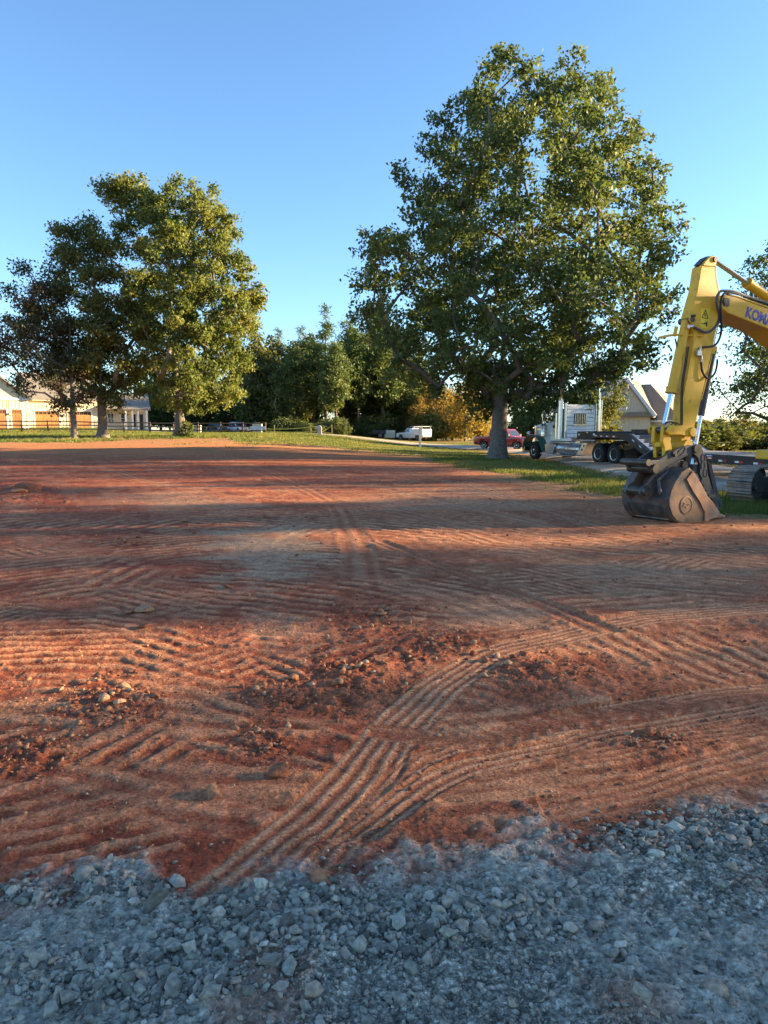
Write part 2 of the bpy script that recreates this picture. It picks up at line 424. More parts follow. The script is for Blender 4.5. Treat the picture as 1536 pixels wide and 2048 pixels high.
for i, (pts, w, dep, rb, kd, pal) in enumerate([
    ([(530, 1730), (640, 1640), (720, 1550), (800, 1450), (900, 1360), (1000, 1305), (1120, 1275), (1300, 1236), (1560, 1214)], .35, .024, 5, 'rib', 1.0),
    ([(640, 1760), (760, 1600), (840, 1525), (960, 1480), (1100, 1445), (1300, 1405), (1560, 1372)], .16, .03, 3, 'rib', .95),
    ([(760, 1640), (900, 1545), (1050, 1510), (1250, 1465), (1560, 1408)], .18, .03, 3, 'rib', .9),
    ([(1180, 1510), (1350, 1480), (1560, 1450)], .2, .028, 4, 'rib', .5),
    ([(1180, 1600), (1290, 1575), (1400, 1540), (1560, 1500)], .24, .03, 4, 'rib', .5),
    ([(820, 1470), (960, 1480), (1150, 1440), (1560, 1390)], .22, .02, 4, 'lug', .5),
    ([(760, 1085), (900, 1140), (1040, 1190), (1170, 1245)], .3, .05, 2, 'rib', .25),
    ([(600, 945), (800, 985), (1000, 1030), (1250, 1090), (1560, 1130)], .5, .05, 2, 'rib', .4),
    ([(520, 960), (760, 1010), (1000, 1075), (1300, 1150), (1560, 1190)], .5, .04, 2, 'rib', .4),
    ([(350, 905), (500, 935), (640, 990), (700, 1060), (720, 1140)], .5, .04, 2, 'rib', .4),
    ([(-60, 940), (200, 925), (450, 905), (700, 900)], .7, .05, 2, 'rib', .3),
    ([(-60, 985), (250, 950), (550, 920), (900, 905)], .7, .05, 2, 'rib', .4),
    ([(200, 940), (420, 985), (700, 1010), (950, 1060)], .6, .05, 2, 'rib', .5),
    ([(-60, 920), (300, 915), (700, 930), (1000, 960), (1250, 1010)], .7, .05, 2, 'rib', .45),
    ([(750, 930), (900, 965), (1050, 1010), (1300, 1075), (1560, 1100)], .5, .045, 2, 'rib', .45)]):
    rut(pts, w, dep, rb, kd, i, pal)

# ---- loose heaps and churned soil
CLODS = [(700, 1350, 120, 85, .09), (190, 1420, 190, 75, .06), (760, 1230, 150, 40, .06), (560, 1390, 130, 40, .05), (45, 985, 80, 30, .30), (1060, 1345, 150, 50, .04), (520, 1480, 90, 50, .03), (60, 1510, 120, 60, .04), (880, 1290, 120, 40, .04), (1300, 1480, 150, 30, .03), (250, 1085, 60, 14, .06)]
clod_m = np.zeros_like(X)
for (cx, cy, rx, ry, h) in CLODS:
    m = sstep(1.1, .2, np.hypot((PX - cx) / rx, (PY - cy) / ry) + (n2 - .5) * 1.1) * soilm * NEAR
    Hh += m * h * (.35 + .9 * n3) * .28 + m * .020 * (n5 - .4)
    clod_m = np.maximum(clod_m, m)
    dust = dust * (1 - .5 * m)
Hh += gravel * fade * (.008 + (n2 - .5) * .03 + (n5 - .5) * .012)

# ---- soil colours, with some light and shade of the prints painted in
red, brown, tan_, pale, dark, grey = map(lin, [(.375, .086, .037), (.400, .145, .066), (.58, .275, .135), (.54, .35, .20), (.155, .046, .026), (.45, .40, .305)])
redness = np.clip(sstep(.20, -.28, X / np.maximum(Y, 1)) * .75 + .55 * sstep(.45, .62, n4 * .5 + n1 * .5) + .5 * sstep(.5, .62, st1) * sstep(12, 25, Y) - .10, 0, 1)
redness = np.where(Y < 3.4, np.maximum(redness, .55 * sstep(.4, .6, n1)), redness)
C = brown + (red - brown) * redness[:, None]
C = C + (dark - C) * (moist * .62 * (.5 + .5 * redness))[:, None]
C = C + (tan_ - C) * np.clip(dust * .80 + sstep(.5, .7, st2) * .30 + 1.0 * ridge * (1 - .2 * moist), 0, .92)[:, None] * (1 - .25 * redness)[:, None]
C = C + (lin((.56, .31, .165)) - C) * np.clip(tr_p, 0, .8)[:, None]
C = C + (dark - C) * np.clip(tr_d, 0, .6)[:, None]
C = C + (dark - C) * (clod_m * .35)[:, None]
for (cx, cy, rx, ry, k) in [(545, 1112, 125, 52, .62), (380, 1000, 140, 28, .4), (560, 1262, 110, 34, .35), (470, 1075, 60, 20, .4), (1000, 1210, 200, 40, .3), (930, 1000, 200, 25, .3), (1350, 1180, 250, 60, .3), (960, 1700, 60, 25, .3)]:
    m = sstep(1.2, .3, np.hypot((PX - cx) / rx, (PY - cy) / ry) + (n1 - .5) * 1.6 + (n2 - .5) * 1.6 + (st1 - .5) * 1.2 + (n3 - .5) * .9) * k * NEAR
    C = C + (pale - C) * m[:, None]
C = C * (.78 + .44 * n3)[:, None] * (.8 + .4 * n5 * sstep(12, 6, Y) + .2 * sstep(6, 12, Y))[:, None]
farsoil = lin((.50, .20, .075)) * (.7 + .6 * st1)[:, None]
C = C + (farsoil - C) * (sstep(30, 44, Y) * .8)[:, None]
Cg = grey * (.62 + .76 * n5)[:, None] * (.75 + .5 * n3)[:, None]
Cg = Cg + (lin((.40, .19, .11)) - Cg) * (sstep(.56, .68, n2) * .62)[:, None]
Cg = Cg + (lin((.40, .38, .32)) - Cg) * (sstep(.56, .74, fbm(X * 2.4, Y * 2.4, 301, 5)) * .5)[:, None]
C = C + (Cg - C) * gravel[:, None]
turf = lin((.17, .155, .052)) * (.6 + .8 * n2)[:, None]
straw = lin((.42, .29, .13)) * (.7 + .6 * n2)[:, None]
edge = sstep(-.22, .05, (Y - grass_edge(X, Y)) / grass_edge(X, Y) + (n1 - .5) * .3) * (Y > 6)
C = C + (straw * .75 - C) * (edge * .55)[:, None]
C = C + (turf - C) * (sstep(.1, .75, grass) * .9)[:, None]
C = C + (lin((.07, .07, .03)) - C) * (sstep(120, 300, np.hypot(X, Y)))[:, None]
C = np.clip(C, .01, .8)
ZG = ZT + Hh
nr, nc = GX.shape
idx = np.arange(nr * nc).reshape(nr, nc)
Fq = np.stack([idx[:-1, :-1], idx[:-1, 1:], idx[1:, 1:], idx[1:, :-1]], -1).reshape(-1, 4)
me = np_mesh('ground', np.stack([X, Y, ZG], 1), Fq, {'soil': ('FLOAT_COLOR', np.concatenate([C, np.ones((len(C), 1))], 1)), 'gravel': ('FLOAT', gravel * (.25 + .75 * sstep(.40, .58, fbm(X * 1.5, Y * 1.5, 333, 4))))})
me.polygons.foreach_set('use_smooth', np.ones(len(Fq), bool))
gm = bpy.data.materials.new('ground_soil'); gm.use_nodes = True
nt = gm.node_tree; N = nt.nodes; L = nt.links; bs = N['Principled BSDF']
at = N.new('ShaderNodeAttribute'); at.attribute_name = 'soil'
tc = N.new('ShaderNodeTexCoord')
na = N.new('ShaderNodeTexNoise'); na.inputs['Scale'].default_value = 55; na.inputs['Detail'].default_value = 9; na.inputs['Roughness'].default_value = .7
nb = N.new('ShaderNodeTexNoise'); nb.inputs['Scale'].default_value = 7; nb.inputs['Detail'].default_value = 8; nb.inputs['Roughness'].default_value = .65
L.new(tc.outputs['Object'], na.inputs['Vector']); L.new(tc.outputs['Object'], nb.inputs['Vector'])
ra = N.new('ShaderNodeValToRGB'); ra.color_ramp.elements[0].position = .3; ra.color_ramp.elements[1].position = .7
ra.color_ramp.elements[0].color = (.42, .38, .36, 1); ra.color_ramp.elements[1].color = (1.5, 1.52, 1.55, 1)
L.new(na.outputs['Fac'], ra.inputs['Fac'])
rb = N.new('ShaderNodeValToRGB'); rb.color_ramp.elements[0].position = .32; rb.color_ramp.elements[1].position = .68
rb.color_ramp.elements[0].color = (.72, .7, .69, 1); rb.color_ramp.elements[1].color = (1.25, 1.26, 1.27, 1)
L.new(nb.outputs['Fac'], rb.inputs['Fac'])
m1 = N.new('ShaderNodeMix'); m1.data_type = 'RGBA'; m1.blend_type = 'MULTIPLY'; m1.inputs[0].default_value = 1
m2 = N.new('ShaderNodeMix'); m2.data_type = 'RGBA'; m2.blend_type = 'MULTIPLY'; m2.inputs[0].default_value = 1
L.new(at.outputs['Color'], m1.inputs[6]); L.new(ra.outputs['Color'], m1.inputs[7])
L.new(m1.outputs[2], m2.inputs[6]); L.new(rb.outputs['Color'], m2.inputs[7])
# crushed stone pressed into the surface: a cell per chip, with its own grey and a rounded face
ga = N.new('ShaderNodeAttribute'); ga.attribute_name = 'gravel'
def chips(scale):
    wv = N.new('ShaderNodeTexNoise'); wv.inputs['Scale'].default_value = scale * .8; wv.inputs['Detail'].default_value = 2
    L.new(tc.outputs['Object'], wv.inputs['Vector'])
    ad = N.new('ShaderNodeVectorMath'); ad.operation = 'MULTIPLY_ADD'; L.new(wv.outputs['Color'], ad.inputs[0]); ad.inputs[1].default_value = (.18 / scale,) * 3; L.new(tc.outputs['Object'], ad.inputs[2])
    v = N.new('ShaderNodeTexVoronoi'); v.inputs['Scale'].default_value = scale; v.inputs['Randomness'].default_value = 1
    L.new(ad.outputs[0], v.inputs['Vector']); return v
v1 = chips(46); v2 = chips(130)
def cellval(v, lo, hi):
    sp = N.new('ShaderNodeSeparateColor'); L.new(v.outputs['Color'], sp.inputs[0])
    mr = N.new('ShaderNodeMapRange'); mr.inputs[3].default_value = lo; mr.inputs[4].default_value = hi; L.new(sp.outputs[0], mr.inputs[0]); return mr.outputs[0]
def mth(op, a, b):
    k = N.new('ShaderNodeMath'); k.operation = op
    for i, q in enumerate((a, b)):
        if isinstance(q, (int, float)): k.inputs[i].default_value = q
        else: L.new(q, k.inputs[i])
    return k.outputs[0]
cv = mth('MULTIPLY', cellval(v1, .85, 1.75), cellval(v2, .85, 1.45))
f1 = N.new('ShaderNodeMapRange'); L.new(v1.outputs['Distance'], f1.inputs[0]); f1.inputs[1].default_value = .25; f1.inputs[2].default_value = .7; f1.inputs[3].default_value = 1.1; f1.inputs[4].default_value = .4
cv = mth('MULTIPLY', cv, f1.outputs[0])
cm = N.new('ShaderNodeMix'); cm.data_type = 'RGBA'; cm.blend_type = 'MULTIPLY'
gf = mth('MAXIMUM', mth('MULTIPLY', ga.outputs['Fac'], .95), .14)
L.new(gf, cm.inputs[0]); L.new(m2.outputs[2], cm.inputs[6]); L.new(cv, cm.inputs[7])
L.new(cm.outputs[2], bs.inputs['Base Color'])
chip_h = mth('MULTIPLY', mth('ADD', mth('MULTIPLY', v1.outputs['Distance'], -1.0), mth('MULTIPLY', v2.outputs['Distance'], -.4)), mth('MAXIMUM', ga.outputs['Fac'], .22))
bs.inputs['Roughness'].default_value = .95; bs.inputs['Specular IOR Level'].default_value = .15
bp = N.new('ShaderNodeBump'); bp.inputs['Strength'].default_value = .9; bp.inputs['Distance'].default_value = .012
bp2 = N.new('ShaderNodeBump'); bp2.inputs['Strength'].default_value = .7; bp2.inputs['Distance'].default_value = .05
L.new(na.outputs['Fac'], bp.inputs['Height']); L.new(nb.outputs['Fac'], bp2.inputs['Height']); L.new(bp2.outputs['Normal'], bp.inputs['Normal'])
bp3 = N.new('ShaderNodeBump'); bp3.inputs['Strength'].default_value = .9; bp3.inputs['Distance'].default_value = .02
L.new(chip_h, bp3.inputs['Height']); L.new(bp.outputs['Normal'], bp3.inputs['Normal'])
L.new(bp3.outputs['Normal'], bs.inputs['Normal'])
ground = tag(link_mesh('ground', me, gm), kind='structure')
# height lookup on the finished sheet
Zg2 = ZG.reshape(nr, nc)
def gz(x, y):
    x = np.atleast_1d(np.asarray(x, float)); y = np.atleast_1d(np.asarray(y, float))
    sc = np.where(y >= .9, y, .9 + (.9 - y) * .6); t = x / sc
    fi = np.interp(y, YR, np.arange(nr)); fj = np.interp(t, TAN, np.arange(nc))
    i = np.clip(fi.astype(int), 0, nr - 2); j = np.clip(fj.astype(int), 0, nc - 2); a = fi - i; b = fj - j
    return Zg2[i, j] * (1 - a) * (1 - b) + Zg2[i + 1, j] * a * (1 - b) + Zg2[i, j + 1] * (1 - a) * b + Zg2[i + 1, j + 1] * a * b
def g1(x, y): return float(gz(x, y)[0])

# ------------------------------------------------------------------ driveway
def drape(name, pts, width, material, lift=.03, n=60):
    P = [Vector((*p, 0)) for p in pts]; q = []
    for i in range(len(P) - 1):
        p0 = P[max(0, i - 1)]; p1 = P[i]; p2 = P[i + 1]; p3 = P[min(len(P) - 1, i + 2)]
        for k in range(10):
            t = k / 10; q.append(.5 * ((2 * p1) + (p2 - p0) * t + (2 * p0 - 5 * p1 + 4 * p2 - p3) * t * t + (3 * p1 - p0 - 3 * p2 + p3) * t ** 3))
    q.append(P[-1]); vs = []; fs = []; W = 9
    for i, c in enumerate(q):
        d = (q[min(len(q) - 1, i + 1)] - q[max(0, i - 1)]).normalized(); nn = Vector((d.y, -d.x, 0))
        wd = width[0] + (width[1] - width[0]) * i / len(q)
        for k in range(W):
            f = k / (W - 1) * 2 - 1
            e = c + nn * (f * wd / 2 + (random.uniform(-.25, .25) if abs(f) == 1 else 0))
            vs.append((e.x, e.y, g1(e.x, e.y) + (lift if abs(f) < 1 else -.06)))
    for i in range(len(q) - 1):
        for k in range(W - 1): a = i * W + k; fs.append((a, a + 1, a + W + 1, a + W))
    o = MB().add(vs, fs).build(name, material, None, smooth=60)
    return tag(o, kind='structure')
drape('driveway', DRIVE, (7.0, 7.6), mat('driveway_gravel', (.46, .38, .29), rough=.95, scale=2.0, var=.3, bump=.4, dirt=(.36, .25, .16), dscale=.6, damt=.5), lift=.09)

# ------------------------------------------------------------------ stones
def hull_stone(seed, npts=13, flat=.7):
    r = random.Random(seed); bm = bmesh.new()
    for k in range(npts):
        z = r.uniform(-1, 1); a = r.uniform(0, 6.283); s = math.sqrt(1 - z * z); k2 = r.uniform(.78, 1.0)
        bm.verts.new((s * math.cos(a) * k2, s * math.sin(a) * k2 * r.uniform(.75, .95), z * k2 * flat))
    res = bmesh.ops.convex_hull(bm, input=bm.verts)
    bmesh.ops.delete(bm, geom=[g for g in res['geom_interior'] if isinstance(g, bmesh.types.BMVert)], context='VERTS')
    bmesh.ops.triangulate(bm, faces=bm.faces)
    me = bpy.data.meshes.new('stone'); bm.to_mesh(me); bm.free(); return me
def stone_mat(name, stops, rough=.85):
    m = bpy.data.materials.new(name); m.use_nodes = True; nt = m.node_tree; N = nt.nodes; L = nt.links; b = N['Principled BSDF']
    at = N.new('ShaderNodeAttribute'); at.attribute_name = 'v'; oi = N.new('ShaderNodeObjectInfo')
    ad = N.new('ShaderNodeMath'); ad.operation = 'ADD'; L.new(at.outputs['Fac'], ad.inputs[0]); L.new(oi.outputs['Random'], ad.inputs[1])
    fr = N.new('ShaderNodeMath'); fr.operation = 'FRACT'; L.new(ad.outputs[0], fr.inputs[0])
    rp = N.new('ShaderNodeValToRGB'); el = rp.color_ramp.elements
    while len(el) < len(stops): el.new(.5)
    for e, (p, c) in zip(el, stops): e.position = p; e.color = (*c, 1)
    L.new(fr.outputs[0], rp.inputs['Fac'])
    geo_ = N.new('ShaderNodeNewGeometry'); nz = N.new('ShaderNodeTexNoise'); nz.inputs['Scale'].default_value = 55; nz.inputs['Detail'].default_value = 8
    L.new(geo_.outputs['Position'], nz.inputs['Vector'])
    r2 = N.new('ShaderNodeValToRGB'); r2.color_ramp.elements[0].position = .3; r2.color_ramp.elements[1].position = .72
    r2.color_ramp.elements[0].color = (.6, .58, .56, 1); r2.color_ramp.elements[1].color = (1.3, 1.3, 1.3, 1); L.new(nz.outputs['Fac'], r2.inputs['Fac'])
    mx = N.new('ShaderNodeMix'); mx.data_type = 'RGBA'; mx.blend_type = 'MULTIPLY'; mx.inputs[0].default_value = 1
    L.new(rp.outputs['Color'], mx.inputs[6]); L.new(r2.outputs['Color'], mx.inputs[7]); L.new(mx.outputs[2], b.inputs['Base Color'])
    bp = N.new('ShaderNodeBump'); bp.inputs['Strength'].default_value = .6; bp.inputs['Distance'].default_value = .008
    L.new(nz.outputs['Fac'], bp.inputs['Height']); L.new(bp.outputs['Normal'], b.inputs['Normal'])
    b.inputs['Roughness'].default_value = rough; b.inputs['Specular IOR Level'].default_value = .25
    return m
SM = stone_mat('crushed_rock', [(0, (.11, .103, .085)), (.3, (.26, .24, .19)), (.7, (.41, .375, .295)), (.88, (.42, .31, .22)), (1, (.56, .52, .42))])
CM = stone_mat('soil_clod', [(0, (.19, .062, .034)), (.4, (.31, .120, .058)), (.75, (.42, .20, .10)), (1, (.46, .31, .19))], rough=.95)
STONES = [hull_stone(300 + k, 12 + k % 5, .55 + .05 * (k % 6)) for k in range(14)]
for s in STONES: s.materials.append(SM)
SV = [(np.array([v.co[:] for v in s.vertices]), np.array([p.vertices[:] for p in s.polygons])) for s in STONES]
def rotmats(n, tilt=1.0):
    a, b, c = rng.uniform(0, 6.283, n), rng.normal(0, .35 * tilt, n), rng.normal(0, .35 * tilt, n)
    ca, sa, cb, sb, cc, sc = np.cos(a), np.sin(a), np.cos(b), np.sin(b), np.cos(c), np.sin(c)
    Rz = np.zeros((n, 3, 3)); Rz[:, 0, 0] = ca; Rz[:, 0, 1] = -sa; Rz[:, 1, 0] = sa; Rz[:, 1, 1] = ca; Rz[:, 2, 2] = 1
    Rx = np.zeros((n, 3, 3)); Rx[:, 1, 1] = cb; Rx[:, 1, 2] = -sb; Rx[:, 2, 1] = sb; Rx[:, 2, 2] = cb; Rx[:, 0, 0] = 1
    Ry = np.zeros((n, 3, 3)); Ry[:, 0, 0] = cc; Ry[:, 0, 2] = sc; Ry[:, 2, 0] = -sc; Ry[:, 2, 2] = cc; Ry[:, 1, 1] = 1
    return Ry @ Rx @ Rz
def scatter_mesh(name, P, S, material, parent):
    n = len(P); Rm = rotmats(n); k = rng.integers(0, len(SV), n); VV = []; FF = []; AA = []; off = 0
    asp = np.stack([rng.uniform(.8, 1.35, n), rng.uniform(.7, 1.05, n), rng.uniform(.7, 1.1, n)], 1)
    for j in range(len(SV)):
        w = np.where(k == j)[0]
        if not len(w): continue
        v, f = SV[j]
        q = np.einsum('nij,nkj->nki', Rm[w], v[None] * (asp[w] * S[w, None])[:, None, :]) + P[w][:, None, :]
        VV.append(q.reshape(-1, 3)); FF.append((f[None] + (off + np.arange(len(w)) * len(v))[:, None, None]).reshape(-1, 3)); off += len(w) * len(v)
        AA.append(np.repeat(rng.random(len(w)), len(v)))
    me = np_mesh(name, np.concatenate(VV), np.concatenate(FF), {'v': ('FLOAT', np.concatenate(AA))})
    return tag(link_mesh(name, me, material, parent), kind='stuff')
def gravel_at(px, py):
    b = np.interp(px, [p[0] for p in GB], [p[1] for p in GB]); return py - b
# densities: banks of coarse stone with finer patches between them
def coarse(px, py):
    d = .045 + .9 * sstep(1.2, .3, np.hypot((px - 620) / 330, (py - 1850) / 75)) + 1.0 * sstep(1.2, .3, np.hypot((px - 1400) / 290, (py - 1670) / 55))
    d += .8 * sstep(1.2, .3, np.hypot((px - 250) / 330, (py - 1960) / 70)) + .5 * sstep(1.2, .3, np.hypot((px - 980) / 260, (py - 1830) / 70)) + .6 * sstep(1.2, .3, np.hypot((px - 150) / 260, (py - 1790) / 40))
    return d
def sample_gravel(n, edge=-10):
    out = []
    while len(out) < n:
        px = rng.uniform(-250, 1800, 4000); py = rng.uniform(1560, 2300, 4000)
        g = gravel_at(px, py) + rng.normal(0, 14, 4000)
        keep = (g > edge) & (rng.random(4000) < coarse(px, py) * (1 - .35 * sstep(1900, 2300, py)))
        out += list(zip(px[keep], py[keep]))
    p = [gnd(a, b) for a, b in out[:n]]
    return np.array([(q.x, q.y) for q in p])
bank = thing('gravel_bank', None, None, (0, 2.3, 0)); tag(bank, kind='structure')
big = sample_gravel(290, 0); bs_ = np.sort(rng.gamma(7, .0026, 290))[::-1] + .008
placed = []
for (x, y), s in zip(big, bs_):                                   # keep the large stones from sinking into one another
    for _ in range(12):
        if all((x - a) ** 2 + (y - b) ** 2 > (.78 * (s + c)) ** 2 for a, b, c in placed): break
        p = sample_gravel(1, 0)[0]; x, y = float(p[0]), float(p[1])
    placed.append((x, y, s))
for i, (x, y, s) in enumerate(placed):
    o = bpy.data.objects.new('stone', STONES[i % len(STONES)]); col.objects.link(o); o.parent = bank
    o.location = (x, y - 2.3, g1(x, y) + s * .25); o.scale = (s * random.uniform(.95, 1.4), s * random.uniform(.8, 1.1), s * random.uniform(.75, 1.05))
    o.rotation_euler = (random.gauss(0, .35), random.gauss(0, .35), random.uniform(0, 6.28)); WL[o] = WL[bank]
WL[bank] = Vector((0, 0, 0)); 
p = sample_gravel(5000, 0); s = rng.gamma(2.2, .0038, len(p)) + .0025
o = scatter_mesh('small_stones', np.stack([p[:, 0], p[:, 1] - 2.3, gz(p[:, 0], p[:, 1]) + s * .15], 1), s, SM, bank)
p = sample_gravel(900, -60); s = rng.gamma(4, .003, len(p)) + .004
o = scatter_mesh('strayed_stones', np.stack([p[:, 0], p[:, 1] - 2.3, gz(p[:, 0], p[:, 1]) + s * .2], 1), s, SM, bank)
# fine chips over the whole bank
SV_keep = SV; SV = [(lambda s: (np.array([v.co[:] for v in s.vertices]), np.array([q.vertices[:] for q in s.polygons])))(hull_stone(700 + k, 8, .7)) for k in range(6)]
fx = rng.uniform(-200, 1750, 26000); fy = 1570 + 560 * rng.random(26000); fk = (gravel_at(fx, fy) + rng.normal(0, 26, 26000) > -4) & (rng.random(26000) < .25 + .75 * sstep(.40, .58, fbm(*(lambda q: (q[:, 0] * 1.5, q[:, 1] * 1.5))(np.array([gnd(a, b)[:2] for a, b in zip(fx, fy)])), 333, 4)))
fp = np.array([(lambda q: (q.x, q.y))(gnd(a, b)) for a, b in zip(fx[fk], fy[fk])])[:8000]; s = rng.gamma(2.2, .0022, len(fp)) + .0022
scatter_mesh('fine_chips', np.stack([fp[:, 0], fp[:, 1] - 2.3, gz(fp[:, 0], fp[:, 1]) + s * .2], 1), s, SM, bank)
SV = SV_keep
# clods of soil
pts = []; sz = []
for (cx, cy, rx, ry, h) in CLODS:
    n = int(60 + rx * ry / 75)
    a = rng.uniform(0, 6.283, n); r = np.sqrt(rng.random(n)) * rng.uniform(.4, 1.15, n)
    for x, y in zip(cx + rx * r * np.cos(a), cy + ry * r * np.sin(a)):
        q = gnd(x, y); pts.append((q.x, q.y)); sz.append(rng.gamma(1.1, .0075) * min(1.8, max(.8, q.y / 4)) + .003)
px = rng.uniform(-100, 1640, 5200); py = 905 + 800 * rng.random(5200) ** 1.0
for x, y in zip(px, py):
    if gravel_at(x, y) > -15: continue
    q = gnd(x, y); pts.append((q.x, q.y)); sz.append(rng.gamma(1.5, .0034) * min(2.6, max(.7, q.y / 4.5)) + .002)
pts = np.array(pts); sz = np.minimum(np.array(sz), .075)
scatter_mesh('soil_clods', np.stack([pts[:, 0], pts[:, 1], gz(pts[:, 0], pts[:, 1]) + sz * .15], 1), sz, CM, ground)
rock_spots = [(458, 1173, .07), (290, 1222, .10), (255, 1226, .07), (288, 1256, .06), (368, 1043, .12), (135, 1006, .14), (60, 985, .35), (35, 990, .25), (240, 1410, .05), (310, 1395, .05), (560, 1548, .07), (430, 1590, .06), (640, 1770, .05)]
for i, (a, b, s) in enumerate(rock_spots):
    q = gnd(a, b); o = bpy.data.objects.new('rock', STONES[(i * 3) % 14].copy()); col.objects.link(o); o.data.materials.clear(); o.data.materials.append(CM)
    o.location = (q.x, q.y, g1(q.x, q.y) + s * .2); o.scale = (s * 1.3, s, s * .7); o.rotation_euler = (0, .2, i)
    o.parent = ground
# ================================================================== TREES
BARK = mat('bark', (.15, .13, .11), rough=.95, scale=9, var=.4, bump=.9)
BARK2 = mat('pine_bark', (.11, .075, .055), rough=.95, scale=7, var=.4, bump=.9)
OAK = leaf_mat('oak_leaf', [(0, (.056, .092, .036)), (.45, (.088, .132, .045)), (.8, (.150, .178, .052)), (1, (.25, .22, .06))], .34)
MIDOAK = leaf_mat('yellowing_oak_leaf', [(0, (.062, .088, .034)), (.45, (.10, .125, .042)), (.8, (.17, .175, .05)), (1, (.26, .21, .06))], .38)
OAK2 = leaf_mat('turning_oak_leaf', [(0, (.075, .112, .038)), (.4, (.122, .162, .048)), (.8, (.20, .215, .06)), (1, (.31, .25, .065))], .42)
DKOAK = leaf_mat('shade_leaf', [(0, (.052, .08, .032)), (.5, (.09, .12, .042)), (1, (.18, .18, .055))], .36)
REDL = leaf_mat('maroon_leaf', [(0, (.045, .066, .034)), (.5, (.075, .085, .042)), (.75, (.11, .065, .045)), (1, (.19, .065, .045))], .34)
PINE = leaf_mat('pine_needle', [(0, (.035, .066, .026)), (.5, (.075, .115, .036)), (1, (.16, .17, .05))], .3)
GOLD = leaf_mat('autumn_leaf', [(0, (.12, .13, .035)), (.35, (.25, .21, .05)), (.7, (.36, .24, .055)), (1, (.36, .17, .05))], .42)
RUST = leaf_mat('russet_leaf', [(0, (.08, .09, .03)), (.4, (.18, .15, .045)), (.75, (.28, .17, .05)), (1, (.26, .19, .06))], .38)

LIT = []          # gaps among the trees on the right: where the low sun reaches the ground (segments with half-width)
def lit_seg(a, b, w): LIT.append((gnd(*a), gnd(*b), w))
lit_seg((-700, 1322), (320, 1318), .85)
lit_seg((320, 1318), (470, 1300), .30)
lit_seg((250, 964), (650, 998), .6)
lit_seg((700, 1062), (1000, 1078), .45)
lit_seg((1000, 1078), (1260, 1106), .35)
lit_seg((-200, 932), (60, 931), .5)
lit_seg((300, 921), (640, 926), .7)
lit_seg((1000, 945), (1260, 948), 2.0)
lit_seg((1120, 968), (1260, 975), .8)
lit_seg((780, 905), (960, 912), 1.6)
def in_lit(P):
    t = P[:, 2] / math.tan(SUN_EL); hx = P[:, 0] - math.cos(SUN_AZ) * t; hy = P[:, 1] - math.sin(SUN_AZ) * t
    bad = np.zeros(len(P), bool)
    for a, b, w in LIT:
        dx, dy = b.x - a.x, b.y - a.y; L2 = dx * dx + dy * dy
        k = np.clip(((hx - a.x) * dx + (hy - a.y) * dy) / L2, 0, 1)
        bad |= np.hypot(hx - a.x - k * dx, hy - a.y - k * dy) < w * (1 + .25 * np.sin(hx * 3.1 + hy * 5.3))
    return bad
def leaves_mesh(name, P, S, v, asp=.30, droop=.35):
    n = len(P)
    a = rng.normal(size=(n, 3)); a[:, 2] -= droop; a /= np.linalg.norm(a, axis=1)[:, None]
    b = np.cross(a, rng.normal(size=(n, 3))); b /= np.linalg.norm(b, axis=1)[:, None] + 1e-9
    nn = np.cross(a, b); s = S[:, None]
    V = np.stack([P - a * s * .5, P + b * s * asp + nn * s * .08 - a * s * .05, P + a * s * .5 - nn * s * .06, P - b * s * asp + nn * s * .08 - a * s * .05], 1).reshape(-1, 3)
    me = np_mesh(name, V, np.arange(4 * n).reshape(n, 4), {'v': ('FLOAT', np.repeat(v, 4))})
    return me
def envelope_px(rows, Y, base):
    """crown outline read from the photograph at the tree's own distance -> (height, left, right) in metres from the trunk"""
    out = []
    for y, xl, xr in rows:
        a = at_depth(xl, y, Y); b = at_depth(xr, y, Y); out.append((a.z - base[2], a.x - base[0], b.x - base[0]))
    return sorted(out)
